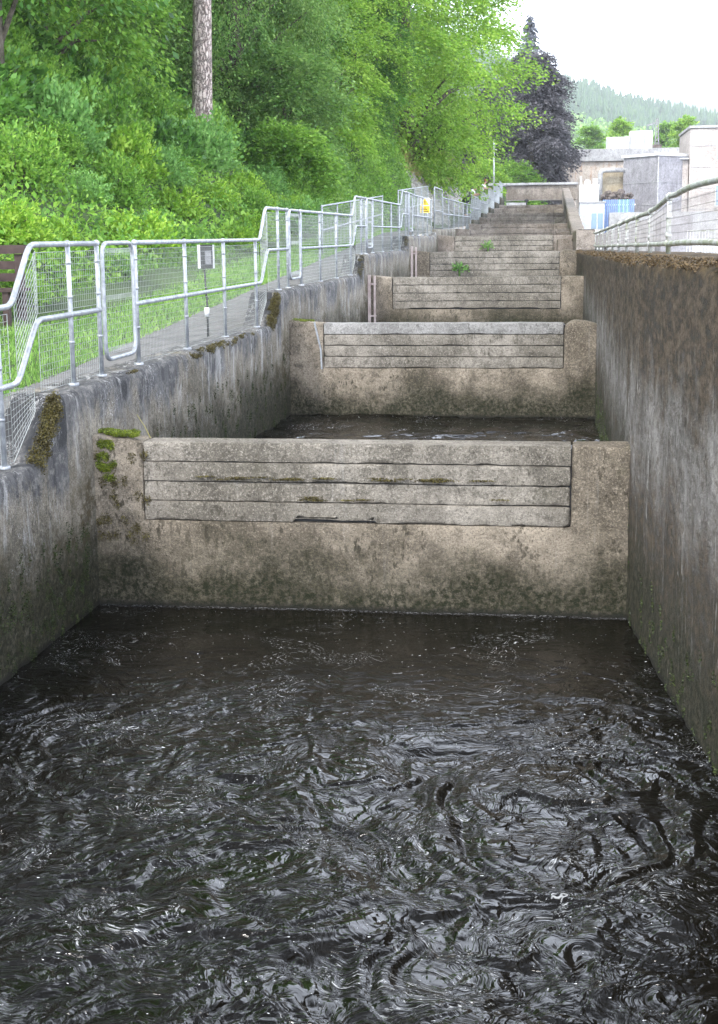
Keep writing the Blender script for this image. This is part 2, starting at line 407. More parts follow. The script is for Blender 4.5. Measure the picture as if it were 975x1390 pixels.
def water_mat():
    t = NT('dark_peaty_water'); P = t.pos(); x, y, z = t.sep(P)
    w = t.noise(P, 1.1, 3, .6, out='Color')
    wv = t.new('ShaderNodeVectorMath', operation='MULTIPLY_ADD'); t.l.new(w, wv.inputs[0]); wv.inputs[1].default_value = (1.3, 1.3, 0); t.l.new(P, wv.inputs[2])
    w2 = t.noise(wv.outputs[0], 4.5, 3, .6, out='Color')
    wv2 = t.new('ShaderNodeVectorMath', operation='MULTIPLY_ADD'); t.l.new(w2, wv2.inputs[0]); wv2.inputs[1].default_value = (.22, .22, 0); t.l.new(wv.outputs[0], wv2.inputs[2])
    V = wv2.outputs[0]
    a = t.noise(t.mul(V, (7, 17, 7)), 1, 2, .5); b = t.noise(t.mul(V, (22, 54, 24)), 1, 2, .5)
    calm = t.ramp(t.math('ADD', y, t.math('MULTIPLY', t.noise(P, .8, 2), 2.)), 9.6, 10.6, 1, .22)
    h = t.math('MULTIPLY', t.math('ADD', a, t.math('MULTIPLY', b, .22)), calm)
    # foam flecks
    fl = t.math('MULTIPLY', t.ramp(t.noise(t.mul(V, (30, 60, 30)), 1, 4, .75), .58, .66), t.ramp(t.noise(V, 1.3, 4, .65), .5, .64))
    fs = t.ramp(t.noise(t.mul(P, (34, 60, 34)), 1, 2, .5), .73, .76)
    foam = t.math('MAXIMUM', t.math('MULTIPLY', fl, .6), t.math('MULTIPLY', fs, .8))
    edge = t.math('MULTIPLY', t.ramp(y, 10.73, 10.8), t.ramp(t.noise(P, 40, 3, .7), .45, .6))
    foam = t.math('MAXIMUM', foam, t.math('MULTIPLY', t.math('MULTIPLY', edge, t.ramp(y, 10.84, 10.82)), .2))
    c = t.mix(foam, (.0035, .003, .002), (.75, .77, .78))
    b_ = t.bump(h, 1.0, .022)
    d = t.new('ShaderNodeBsdfPrincipled'); t.l.new(c, d.inputs['Base Color'])
    t.l.new(t.ramp(foam, 0, 1, .03, .6), d.inputs['Roughness']); d.inputs['IOR'].default_value = 1.36
    d.inputs['Specular IOR Level'].default_value = .5
    t.l.new(b_, d.inputs['Normal']); t.l.new(d.outputs[0], t.out.inputs[0])
    return t.m
M['water'] = water_mat()

# ------------------------------------------------------------------ foliage generators
def leaf_quads(C, D, N, ln, wd):
    """rhombus leaves: centre C, axis D, approx normal N"""
    D = D / np.linalg.norm(D, axis=1, keepdims=True)
    S = np.cross(D, N); S /= np.maximum(np.linalg.norm(S, axis=1, keepdims=True), 1e-6)
    ln = np.asarray(ln).reshape(-1, 1); wd = np.asarray(wd).reshape(-1, 1)
    V = np.stack([C - D * ln / 2, C + S * wd / 2 - D * ln * .05, C + D * ln / 2, C - S * wd / 2 - D * ln * .05], 1).reshape(-1, 3)
    F = np.arange(len(V)).reshape(-1, 4)
    return V, F

def sprays(g, P, D, L, per, leaf, fan=.45, up=.8, flat=.1):
    """P,D (n,3) spray roots and directions, L lengths"""
    n = len(P); D = D / np.linalg.norm(D, axis=1, keepdims=True)
    Z = np.array((0, 0, 1.)); S = np.cross(D, Z); S /= np.maximum(np.linalg.norm(S, axis=1, keepdims=True), 1e-6)
    t = g.random((n, per)); s = g.uniform(-1, 1, (n, per))
    w = fan * (1.05 - t) * L[:, None]
    C = P[:, None] + D[:, None] * (t * L[:, None])[..., None] + S[:, None] * (s * w)[..., None]
    C[..., 2] -= (t ** 2) * L[:, None] * .22
    C += g.normal(0, 1, C.shape) * flat * L[:, None, None]
    C = C.reshape(-1, 3)
    DD = (D[:, None] * 1. + S[:, None] * s[..., None] * 1.1 + g.normal(0, .35, (n, per, 3))).reshape(-1, 3)
    N = np.tile(Z, (len(C), 1)) * up + g.normal(0, .45, C.shape)
    ln = leaf * g.uniform(.6, 1.3, len(C))
    return leaf_quads(C, DD, N, ln, ln * .55)

def crown(seed, R_, H, lobes=26, nsp=70, per=40, leaf=.14, droop=.3, L=1.3, lobr=.32, low=.0):
    """returns V,F and lobe centres; crown occupies z 0..H, radius R_"""
    g = np.random.default_rng(seed)
    Vs = []; Fs = []; o = 0; cs = []
    for i in range(lobes):
        a = i * 2.39996 + g.uniform(-.4, .4); u = (i + .5) / lobes
        zz = low + (1 - low) * u
        prof = math.sin(math.pi * min(1, max(.06, zz * .86 + .12))) ** .7
        r = R_ * prof * g.uniform(.45, .88)
        c = np.array((math.cos(a) * r, math.sin(a) * r, H * zz)); cs.append(c)
        lr = R_ * lobr * g.uniform(.75, 1.3)
        d = g.normal(0, 1, (nsp, 3)); d /= np.linalg.norm(d, axis=1, keepdims=True)
        d[:, 2] = np.where(d[:, 2] < -.3, -d[:, 2] * .5, d[:, 2])
        P = c + d * lr * g.uniform(.35, 1., (nsp, 1)) * np.array((1.15, 1.15, .7))
        out = P - np.array((0, 0, H * .45)); out /= np.linalg.norm(out, axis=1, keepdims=True)
        D = out * .7 + d * .5 + g.normal(0, .3, (nsp, 3)); D[:, 2] = D[:, 2] * .4 - droop
        V, F = sprays(g, P, D, L * g.uniform(.6, 1.25, nsp), per, leaf)
        Vs.append(V); Fs.append(F + o); o += len(V)
    return np.concatenate(Vs), np.concatenate(Fs), cs

def trunk_mb(h, r, cs, seed, lean=(0, 0), base=0.):
    g = random.Random(seed); b = MB(); n = 9
    pts = []; rad = []
    for i in range(n + 1):
        t = i / n
        pts.append((lean[0] * t + .12 * math.sin(t * 5 + seed), lean[1] * t + .1 * math.cos(t * 4 + seed) - .1, -.6 + (h + .6) * t))
        rad.append(r * (1 - .72 * t) * (1.35 if i == 0 else 1))
    b.tube(pts, rad, 14)
    for c in cs[:22]:
        q = min(.92, max(.1, (c[2] + base) / h - .12)); k = q * n; i = int(k)
        s = Vector(pts[i]).lerp(Vector(pts[min(n, i + 1)]), k - i); e = Vector((c[0], c[1], c[2] + base))
        m = s.lerp(e, .5) + Vector((g.uniform(-.3, .3), g.uniform(-.3, .3), .35))
        r0 = r * (1 - .72 * q) * .42
        b.tube([s, s.lerp(m, .5), m, m.lerp(e, .6), e], [r0, r0 * .8, r0 * .6, r0 * .35, r0 * .15], 6)
    return b

def shrub(seed, R_, H, leaf, mat, n=260, per=16, L=.42, droop=.0, up=.6):
    g = np.random.default_rng(seed)
    a = g.uniform(0, 2 * np.pi, n); ph = np.arccos(g.uniform(-.05, 1, n)); rr = g.uniform(.35, 1, n) ** .6
    lump = 1 + .3 * np.sin(a * 3 + seed) * np.sin(ph * 2)
    P = np.stack([np.cos(a) * np.sin(ph) * R_ * rr * lump, np.sin(a) * np.sin(ph) * R_ * rr * lump, np.cos(ph) * H * rr * lump], 1)
    D = P / np.array((R_, R_, H)) + g.normal(0, .35, (n, 3)); D[:, 2] += up - droop
    return sprays(g, P * .85, D, L * g.uniform(.5, 1.3, n), per, leaf, .4, .5, .08)

def stems_mb(seed, R_, H):
    g = random.Random(seed); b = MB()
    for i in range(9):
        a = g.uniform(0, 6.28); r = g.uniform(.3, .75) * R_
        b.tube([(0, 0, -.3), (math.cos(a) * r * .3, math.sin(a) * r * .3, H * .3), (math.cos(a) * r, math.sin(a) * r, H * .75)], [.02, .014, .006], 5)
    return b

def blades(P, h, w, g, lean=.35):
    n = len(P); a = g.uniform(0, 2 * np.pi, n); S = np.stack([np.cos(a), np.sin(a), np.zeros(n)], 1)
    h = np.asarray(h).reshape(-1, 1) * g.uniform(.5, 1.3, (n, 1)); T = g.normal(0, lean, (n, 3)); T[:, 2] = 1
    V = np.stack([P - S * w, P + S * w, P + S * w * .6 + T * h * .6, P + T * h + S * w * .0 + T * h * .15 * g.normal(0, 1, (n, 1))], 1).reshape(-1, 3)
    return V, np.arange(len(V)).reshape(-1, 4)

# ------------------------------------------------------------------ camera, world, light
cam = bpy.data.cameras.new('camera'); co = bpy.data.objects.new('camera', cam); col.objects.link(co)
p, yw, rl = R(10.06), R(8.05), R(.6)
fw = Vector((-math.sin(yw) * math.cos(p), math.cos(yw) * math.cos(p), -math.sin(p)))
rt = Vector((math.cos(yw), math.sin(yw), 0)); up = rt.cross(fw)
rt2 = rt * math.cos(rl) - up * math.sin(rl); up2 = up * math.cos(rl) + rt * math.sin(rl)
from mathutils import Matrix
co.matrix_world = Matrix(((rt2.x, up2.x, -fw.x, 0), (rt2.y, up2.y, -fw.y, 0), (rt2.z, up2.z, -fw.z, CZ), (0, 0, 0, 1)))
cam.sensor_fit = 'HORIZONTAL'; cam.sensor_width = 36; cam.lens = 1860 / 975 * 36; cam.shift_y = -45 / 975
cam.clip_start = .1; cam.clip_end = 12000
scene.camera = co

SUN_EL, SUN_AZ = 52, 205        # azimuth clockwise from +Y
w = bpy.data.worlds.new('World'); scene.world = w; w.use_nodes = True
nt = w.node_tree; nt.nodes.clear()
wo = nt.nodes.new('ShaderNodeOutputWorld'); bg = nt.nodes.new('ShaderNodeBackground')
sky = nt.nodes.new('ShaderNodeTexSky'); sky.sky_type = 'NISHITA'; sky.sun_disc = False
sky.sun_elevation = R(SUN_EL); sky.sun_rotation = R(SUN_AZ); sky.dust_density = 4; sky.air_density = 1.2
hs = nt.nodes.new('ShaderNodeHueSaturation'); hs.inputs['Saturation'].default_value = .75; hs.inputs['Value'].default_value = .4
nt.links.new(sky.outputs[0], hs.inputs['Color'])
tc = nt.nodes.new('ShaderNodeTexCoord'); sx = nt.nodes.new('ShaderNodeSeparateXYZ'); nt.links.new(tc.outputs['Generated'], sx.inputs[0])
cn = nt.nodes.new('ShaderNodeTexNoise'); cn.inputs['Scale'].default_value = 2.6; cn.inputs['Detail'].default_value = 7; cn.inputs['Roughness'].default_value = .6
nt.links.new(tc.outputs['Generated'], cn.inputs['Vector'])
mr = nt.nodes.new('ShaderNodeMapRange'); mr.inputs[1].default_value = .36; mr.inputs[2].default_value = .8   # bright cloud bank low down,
mr.inputs[3].default_value = .62; mr.inputs[4].default_value = -.12; nt.links.new(sx.outputs[2], mr.inputs[0])     # broken cloud and blue overhead
ad = nt.nodes.new('ShaderNodeMath'); ad.operation = 'ADD'; nt.links.new(mr.outputs[0], ad.inputs[0]); nt.links.new(cn.outputs['Fac'], ad.inputs[1])
cr = nt.nodes.new('ShaderNodeMapRange'); cr.inputs[1].default_value = .42; cr.inputs[2].default_value = .72; nt.links.new(ad.outputs[0], cr.inputs[0])
cl = nt.nodes.new('ShaderNodeMix'); cl.data_type = 'RGBA'; nt.links.new(cr.outputs[0], cl.inputs[0])
cl.inputs[7].default_value = (23.2, 25, 28.8, 1)
nt.links.new(hs.outputs[0], cl.inputs[6])
nt.links.new(cl.outputs[2], bg.inputs[0]); bg.inputs[1].default_value = .15
nt.links.new(bg.outputs[0], wo.inputs[0])
sl = bpy.data.lights.new('sun', 'SUN'); so = bpy.data.objects.new('sun', sl); col.objects.link(so)
sl.energy = 2.8; sl.angle = R(8); sl.color = (1, .96, .9)
az, el = R(SUN_AZ), R(SUN_EL)
sd = Vector((math.sin(az) * math.cos(el), math.cos(az) * math.cos(el), math.sin(el)))
so.rotation_euler = sd.to_track_quat('Z', 'Y').to_euler(); so.location = sd * 50
scene.view_settings.view_transform = 'Standard'; scene.view_settings.look = 'None'
scene.view_settings.exposure = 0.68; scene.view_settings.gamma = 1
scene.render.engine = 'CYCLES'
scene.cycles.volume_bounces = 0; scene.cycles.max_bounces = 4; scene.cycles.diffuse_bounces = 2; scene.cycles.transmission_bounces = 2; scene.cycles.transparent_max_bounces = 8

# ------------------------------------------------------------------ terrain
XL, XR = -3.75, .62
WY = [10.8 + 8.7 * k for k in range(11)]
WT = [1.39, 1.81, 2.20, 2.60, 3.00, 3.23, 3.50, 3.88, 4.23, 4.65, 5.03]
def pz(Y): return np.interp(Y, [-20, 10, 44, 66, 105, 150, 300], [0, 1.34, 3.12, 3.45, 6.1, 6.6, 7])
def gz(X, Y):
    X = np.asarray(X, float); Y = np.asarray(Y, float)
    u = np.maximum(0, np.interp(Y, [50, 58, 92, 100], [-5.4, -4.9, -4.9, -5.4]) - X)
    v0 = np.interp(Y, [0, 12, 22, 40, 50, 58, 92, 110], [2.0, 2.0, 1.5, 1.2, 1.0, .25, .25, 3])
    sl_ = np.interp(Y, [46, 56, 84, 96], [.72, 1.9, 1.9, .72]); ww = np.maximum(u - v0, 0)
    b = .12 * np.minimum(u, v0) + np.minimum(np.minimum(ww * sl_, 3.0 + (ww - 3.0 / sl_) * .72), 9 + .25 * ww)
    b = np.minimum(b, 16 + .05 * u)
    n = fbm(np.stack([X * .5, Y * .5, X * 0], -1), 3, 5) * np.clip(u - v0, 0, 1) * .5
    left = pz(Y) + b + n
    left = np.where(Y > 115, np.where(X > -8, 1.5 + (left - 1.5) * np.clip((-X - 2) / 6, 0, 1), left), left)
    return np.where(X > 1.1, 1.5, np.where((X > -4.1) & (Y > 111), 1.5, left))
xs = np.array([-900, -500, -250, -120, -80, -60, -50, -42, -36] + list(np.arange(-32, -5.4, .8)) + [-5.4, -4.75, -4.1, 1.2, 2.2, 4, 8, 15, 25, 40, 80, 150, 300, 600, 1200, 2500])
ysg = np.array([-30, -10, 0, 5] + list(np.arange(6, 112, 1.5)) + [112.5, 116, 122, 130, 150, 180, 220, 300, 500, 900, 1500, 2500, 4000])
GX, GY = np.meshgrid(xs, ysg, indexing='ij'); GZ = gz(GX, GY)
idx = np.arange(GX.size).reshape(GX.shape)
q = np.stack([idx[:-1, :-1], idx[1:, :-1], idx[1:, 1:], idx[:-1, 1:]], -1)
xc = (xs[:-1] + xs[1:]) / 2; yc = (ysg[:-1] + ysg[1:]) / 2
XC, YC = np.meshgrid(xc, yc, indexing='ij')
keep = ~((XC > -4.1) & (XC < 1.2) & (YC < 112)) & ~((XC > 1.2) & (XC < 2.2) & (YC < 5))
g_ = npmesh('ground', np.stack([GX, GY, GZ], -1).reshape(-1, 3), q[keep], M['ground'], smooth=True)
tag(g_, kind='structure')

pb = MB(); yy = list(np.arange(-5, 104, 1.))
for a, b in zip(yy[:-1], yy[1:]):
    wl = lambda Y: -5.4 + .05 * math.sin(Y * .9)
    pb.quad((-4.12, a, pz(a) + .006), (-4.12, b, pz(b) + .006), (wl(b), b, pz(b) + .006), (wl(a), a, pz(a) + .006))
tag(pb.build('path', M['asphalt']), kind='structure')

# ------------------------------------------------------------------ water
def right_face(Y): return np.where(Y < 10.8, .62 + (10.8 - Y) * .103, .62)
def pool(y0, y1, z, res, amp, seed, name='water'):
    ny = int((y1 - y0) / res); nx = int(4.6 / res)
    v, u = np.meshgrid(np.linspace(y0, y1, ny), np.linspace(0, 1, nx), indexing='ij')
    X = (XL - .05) + u * (right_face(v) + .05 - XL + .05)
    P = np.stack([X, v, np.full_like(X, seed * 3.7)], -1)
    wp = np.stack([fbm(P * .8, 3, seed), fbm(P * .8 + 50, 3, seed + 9), 0 * X], -1)
    Q = P + wp * 1.3
    w2 = np.stack([fbm(Q * 2.4, 3, seed + 3), fbm(Q * 2.4 + 50, 3, seed + 5), 0 * X], -1)
    Q2 = Q + w2 * .45
    S = np.array((1, 1.9, 1))
    h = 1.2 * fbm(Q * .6, 2, seed + 8) + .5 * fbm(Q * 1.3, 3, seed + 1) + .5 * fbm(Q2 * S * 2.2, 3, seed + 2)
    ma = np.clip(.5 + 1.3 * fbm(Q * 1.1 + 9, 2, seed + 12), .12, 1.2)
    rg = 1 - np.abs(fbm(Q2 * S * 4.2, 3, seed + 4)) * 2.4
    h = h + .2 * ma * rg * rg * np.sign(rg)
    rg2 = 1 - np.abs(fbm(Q2 * S * 11., 2, seed + 6)) * 2.4
    h = h + .06 * ma * rg2
    env = 1.
    if y1 < 12:
        env = np.interp(v + .9 * fbm(P * .7, 2, 77), [7.4, 8.9, 10.4], [1, .42, .13])
    h = h * amp * env
    V = np.stack([X, v, z + h], -1).reshape(-1, 3)
    ix = np.arange(X.size).reshape(X.shape)
    F = np.stack([ix[:-1, :-1], ix[:-1, 1:], ix[1:, 1:], ix[1:, :-1]], -1).reshape(-1, 4)
    return V, F
Vw = [pool(2.6, 10.95, 0, .0125, .058, 1)]
Vw.append(pool(11.05, 19.6, .48, .025, .05, 2))
for k in range(2, 10): Vw.append(pool(WY[k - 1] + .2, WY[k] + .1, .48 + .43 * (k - 1) * .93, .12, .03, 3))
V, F = join(Vw)
# the far side of the surface behind the camera continues flat
tag(npmesh('water', V, F, M['water'], smooth=True), kind='structure')
bed = MB(); bed.box(-5, 4, -6, 112, -1.6, -1.4); tag(bed.build('channel_bed', M['dirt']), kind='structure')

# ------------------------------------------------------------------ weirs
ords = ['nearest the camera', 'second from the camera', 'third from the camera', 'fourth from the camera', 'fifth from the camera',
        'sixth from the camera', 'seventh from the camera', 'eighth from the camera', 'ninth from the camera', 'tenth from the camera', 'farthest, just below the end bridge']
extra = ['with moss on its left shoulder and foam flecks on the dark pool below', 'with a smooth pale top board and a metal strip on its left', 'with a dark slot under its lowest board',
         'with a leafy weed growing on its left', 'with a beige lower board', 'of worn brown concrete', 'of worn brown concrete', 'of worn brown concrete', 'of worn brown concrete', 'of worn brown concrete', 'of worn brown concrete']
for k, (Y, T) in enumerate(zip(WY, WT)):
    wz = 0 if k == 0 else .48 + .40 * (k - 1)
    e = empty('weir_wall', (0, Y, wz), ('concrete cross wall %s, %s' % (ords[k], extra[k])), 'weir', 'cross walls stepping up the channel')
    det = k < 2
    res = .035 if k == 0 else (.05 if k == 1 else .12)
    z0 = wz - .6; sill = T - (.655 if k != 1 else .64); th = .32
    lx, rx = -3.33 + (.08 if k > 0 else 0), .17
    if k > 3: lx, rx = -3.2, .0
    def hump(V, T=T, Y=Y, k=k):
        V = V.copy(); s = V[:, 2] > T - .2
        dl = np.clip((-3.3 - V[:, 0]) / .45, 0, 1); V[:, 2] += np.where(s, dl * .05, 0)
        if k in (1, 3): V[:, 2] += np.where(s & (V[:, 0] > .15), .03 - .06 * np.clip((V[:, 0] - .35) / .3, 0, 1) ** 2 - .08 * np.clip(1 - (V[:, 0] - .17) / .12, 0, 1), 0)
        return V
    ws = lambda V, lx=lx, rx=rx, sill=sill: ((V[:, 0] > lx + .02) & (V[:, 0] < rx - .02) & (V[:, 2] > sill - .3)).astype(float)
    wc = lambda V, sill=sill: np.clip((V[:, 2] - sill) / .1, 0, 1)
    parts = [rough_block(XL - .03, XR + .03, Y, Y + th, z0, sill, res, .012, .004, k, None, .006, ws),
             rough_block(XL - .03, lx, Y, Y + th, sill, T, res, .02, .004, k, hump, .012, wc),
             rough_block(rx, XR + .03, Y, Y + th, sill, T, res, .02, .004, k, hump, .012, wc)]
    V, F = join(parts); V = V - np.array((0, Y, wz))
    npmesh('wall_body', V, F, M['weir'] if k < 4 else M['far_concrete'], e, smooth=True)
    nb = 4; hb = (T - sill) / nb
    slot = {0: (-2.07, -1.38), 2: (-2.9, -.3)}.get(k)
    for j in range(nb):
        za = sill + j * hb + .004; zb = sill + (j + 1) * hb - .004
        pr = [.012, -.004, .003, -.002][j] + (.01 if k == 1 and j == 3 else 0)
        V, F = rough_block(lx + .006, rx - .006, Y + .012 - pr, Y + th - .03, za, zb, res if k > 0 else .02, .012, .002, k * 7 + j, None, .0015)
        if slot and j == 0:
            lowv = V[:, 2] < za + .03
            V[:, 2] += np.where(lowv & (V[:, 0] > slot[0]) & (V[:, 0] < slot[1]), .022 + .006 * np.sin(V[:, 0] * 9), 0)
        bo = npmesh('stop_board', V - np.array((0, Y, wz)), F, M['board_pale'] if (k == 1 and j == 3) else (M['board'] if k < 5 else M['far_concrete']), e, smooth=True)
        if k == 1 and j == 3: bo['label'] = 'smooth pale top board'
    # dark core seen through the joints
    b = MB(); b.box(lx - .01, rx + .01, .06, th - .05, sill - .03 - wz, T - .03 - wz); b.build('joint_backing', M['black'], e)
# metal strip on weir 2
b = MB(); b.tube([(0, 0, .34), (.09, 0, -.06), (.1, 0, -.34)], .016, 4)
o = b.build('metal_strip', M['galv'], None); o.parent = [x for x in col.objects if x.name == 'weir_wall.001'][0]; o.location = (-3.38, -.02, 1.49 - .48)

# ------------------------------------------------------------------ side walls
SB = {-1: 1.41, 0: 1.85, 1: 2.28, 2: 2.66, 3: 3.02}
def SK(k): return 10.1 + 8.7 * k
tops = [(-6, .95), (1.35, .97), (1.4, 1.41)]
tops = [(-6, 1.0), (SK(-1) - .5, 1.0), (SK(-1), 1.41)]
for k in range(0, 4): tops += [(SK(k) - .52, SB[k - 1]), (SK(k), SB[k])]
tops += [(44.6, 3.02), (45.2, 3.22), (66.6, 3.3), (67.1, 3.75), (75.2, 3.8), (75.7, 4.2), (83.9, 4.2), (84.4, 4.65), (92.6, 4.65), (93.1, 5.15), (101.3, 5.15), (101.8, 5.7), (108, 5.7)]
ty = np.array([a for a, _ in tops]); tz = np.array([b for _, b in tops])
def strip_wall(face, back, topz, z0, ys, zs_n, seed, chip=.03, edge=.04):
    """long wall: profile (face bottom->top, top face, back), along ys"""
    rows = []
    for Y in ys:
        T = topz(Y); f = face(Y); bk = back(Y); s = 1 if bk > f else -1
        zz = np.concatenate([np.linspace(z0, T - .12, zs_n), [T - .08, T - .05, T - .025, T - .008]])
        xx = np.concatenate([np.full(zs_n, f), [f, f + s * edge * .15, f + s * edge * .4, f + s * edge * .8]])
        tx = np.concatenate([[f + s * edge * 1.6], np.linspace(f + s * .1, bk - s * .03, 6), [bk - s * .01, bk, bk]])
        tzz = np.concatenate([[T], np.full(6, T), [T - .01, T - .05, T - 1.6]])
        rows.append(np.stack([np.concatenate([xx, tx]), np.full(len(xx) + len(tx), Y), np.concatenate([zz, tzz])], -1))
    P = np.array(rows); n, m = P.shape[:2]
    N = np.stack([fbm(P * 6 + 13 * k, 3, seed + k) for k in range(3)], -1)
    near = np.exp(-np.abs(P[..., 2] - np.array([topz(Y) for Y in ys])[:, None]) / .08)[..., None]
    P = P + N * np.array((1, .3, 1)) * (.004 + chip * near * .6); P[..., 0] += fbm(P * 11, 3, seed + 7) * .009 * (P[..., 2] < np.array([topz(Y) for Y in ys])[:, None] - .02)
    ix = np.arange(n * m).reshape(n, m)
    F = np.stack([ix[:-1, :-1], ix[1:, :-1], ix[1:, 1:], ix[:-1, 1:]], -1).reshape(-1, 4)
    V = P.reshape(-1, 3)
    return V, F
ysl = np.unique(np.round(np.concatenate([np.arange(-2, 7, .5), np.arange(7, 20, .04), np.arange(20, 46, .15), np.arange(46, 108.1, .5), ty[ty > -2]]), 3))
V, F = strip_wall(lambda Y: XL, lambda Y: -4.16, lambda Y: float(np.interp(Y, ty, tz)), -.8, ysl, 56, 3, .02)
lw = npmesh('retaining_wall', V, F[:, ::-1], M['left'], None, True)
tag(lw, 'long stepped grey concrete side wall of the channel under the left railings', 'wall')
ysr = np.unique(np.round(np.concatenate([np.arange(-2, 5, .5), np.arange(5, 20, .03), np.arange(20, 38.1, .15)]), 3))
V, F = strip_wall(lambda Y: float(right_face(Y)), lambda Y: float(right_face(Y)) + 1.0, lambda Y: float(np.interp(Y, [-2, 10.8, 35, 40], [2.9, 2.865, 2.62, 2.6])), -.8, ysr, 90, 9, .03, .09)
rw = npmesh('retaining_wall', V, F, M['right'], None, True)
tag(rw, 'tall brown and grey concrete side wall on the right with streaks and a mossy rusty top', 'wall')
# wall farther up on the right, rising with the ladder
def rtop(Y): return float(np.interp(Y, [38, 46, 46.3, 52, 100, 108], [3.15, 3.15, 2.9, 3.3, 6.1, 6.5]))
ysf = np.concatenate([np.arange(38.1, 52, .3), np.arange(52, 106.9, 1.)])
V, F = strip_wall(lambda Y: XR, lambda Y: 1.12, rtop, .3, ysf, 14, 21, .03, .05)
b = MB(); b.quad((XR, 38.08, .3), (1.12, 38.08, .3), (1.12, 38.08, 3.13), (XR, 38.08, 3.13))
fv, ff = b.arr()
V, F = join([(V, F), (fv, np.array(ff))])
tag(npmesh('retaining_wall', V, F, M['far_concrete'], None, True), 'upper right concrete channel wall sloping up to the end bridge', 'wall')
# piers stepped inside the right end of the upper weirs
for k in range(4, 11):
    Y = WY[k]
    V, F = rough_block(.12, XR + .02, Y - 1.2, Y - .01, 1., WT[k] - .1, .15, .04, .01, k + 60, None, .03)
    o = npmesh('concrete_pier', V, F, M['far_concrete'], None, True)
    tag(o, 'dark block stepped against the right wall before the %s weir' % ['fifth', 'sixth', 'seventh', 'eighth', 'ninth', 'tenth', 'last'][k - 4], 'pier', 'stepped blocks by the upper right wall')
# pinkish channel strips beside the third and fourth weirs
for (Y, za, zb, lab) in ((28.15, 1.2, 2.25, 'pinkish vertical conduit at the left end of the third weir'), (36.85, 1.6, 2.75, 'pinkish vertical conduit at the left end of the fourth weir')):
    b = MB(); b.box(XL + .005, XL + .06, Y - .09, Y - .03, za, zb); b.box(XL + .12, XL + .16, Y - .05, Y - .006, za, zb - .02)
    for zc in (za + .2, zb - .2): b.box(XL + .0, XL + .17, Y - .06, Y - .012, zc, zc + .03)
    tag(b.build('conduit', M['pipe']), lab, 'conduit')

# moss: soft cushions of tiny blades with their own shape
def moss(name, patches, mat, parent, seed, per=1.):
    g = np.random.default_rng(seed); Ps = []
    for (c, r, dens) in patches:
        n = int(dens * per); q = g.normal(0, .5, (n, 3)); q = q / np.maximum(1, np.linalg.norm(q, axis=1, keepdims=True))
        Ps.append(np.array(c) + q * np.array(r))
    P = np.concatenate(Ps)
    D = g.normal(0, 1, P.shape); D[:, 2] = np.abs(D[:, 2]) * .7
    ln = g.uniform(.008, .019, len(P)); N = g.normal(0, 1, P.shape)
    V, F = leaf_quads(P, D, N, ln, ln * .7)
    return npmesh(name, V, F, mat, parent)
gm = random.Random(5)
# left shoulder of first and second weirs
w0 = [x for x in col.objects if x.name == 'weir_wall'][0]; w1 = [x for x in col.objects if x.name == 'weir_wall.001'][0]
pt = [((-3.72 + .03 * i + gm.uniform(-.01, .01), .03 + .2 * gm.random(), 1.45 - .001 * i), (.05, .06, .022), 420) for i in range(11)]
pt += [((-3.7 + gm.uniform(0, .12), -.003, 1.38 - gm.random() ** 1.5 * .22), (.035, .012, .035), 260) for i in range(14)]
pt += [((-3.66, -.01, 1.17), (.05, .03, .035), 700), ((-3.62, -.004, 1.09), (.06, .012, .04), 300)]
moss('moss', pt, M['moss_g'], w0, 1)
pt = [((-3.72 + gm.uniform(0, .42), -.004, 1.3 - gm.random() * .75), (.04, .008, .05), 90) for i in range(26)]
pt += [((-1.6 + gm.uniform(-1.4, 1.2), -.006, .92 + gm.choice((0, .163, .166)) + gm.uniform(0, .03)), (.09, .005, .007), 70) for i in range(34)]
moss('moss', pt, M['moss_b'], w0, 2)
pt = [((-3.7 + .03 * i, .02 + .2 * gm.random(), 1.85 - .48 - .002 * i), (.05, .05, .025), 200) for i in range(9)]
moss('moss', pt, M['moss_g'], w1, 3)
# ramps of the left wall
for k in range(0, 4):
    s = SK(k); pt = []
    for i in range(95 if k < 2 else 40):
        t = gm.random(); pt.append(((XL - .02 + gm.uniform(-.05, .015), s - .5 + .5 * t, SB[k - 1] + (SB[k] - SB[k - 1]) * t - gm.random() ** 2 * .12), (.05, .07, .045), 170 if k < 2 else 60))
    moss('moss', pt, M['moss_b'], lw, 10 + k)
pt = []
for i in range(46):
    Y = gm.uniform(14., 17.2); pt.append(((XL - gm.uniform(-.01, .05), Y, 1.84 - gm.random() ** 2 * .06), (.035, .07, .028), 130))
for i in range(10):
    Y = gm.uniform(11.9, 12.2); pt.append(((XL - .03, Y, 1.84), (.02, .04, .015), 60))
moss('moss', pt, M['moss_b'], lw, 20)
pt = []
for i in range(340):                                           # dark growth on the lower face of the left wall
    Y = gm.choice((gm.uniform(7.2, 10.6), gm.uniform(12.5, 19.2))); k = 0 if Y < 10.8 else 1
    zt = (.48 if k else 0) + gm.random() ** 1.4 * (.9 if k else .8); pt.append(((XL + .004, Y, zt), (.007, .045, .07), 42))
moss('moss', pt, M['moss_d'], lw, 21)
pt = []
for i in range(420):
    Y = gm.uniform(5.5, 37) if i % 2 else gm.uniform(7, 16); f = float(right_face(Y)); T = float(np.interp(Y, [-2, 10.8, 35], [2.9, 2.865, 2.62]))
    pt.append(((f + gm.uniform(-.01, .16), Y, T - .02 + gm.uniform(-.035, .02)), (.06, .12, .022), 110))
moss('moss', pt, M['moss_r'], rw, 22)
pt = []
for i in range(260):
    Y = gm.uniform(5.5, 19); f = float(right_face(Y)); lo = 0 if Y < 10.8 else .48
    zt = lo + gm.random() ** 2 * .55; pt.append(((f - .002, Y, zt), (.006, .09, .05), 30))
moss('moss', pt, M['moss_d'], rw, 23)

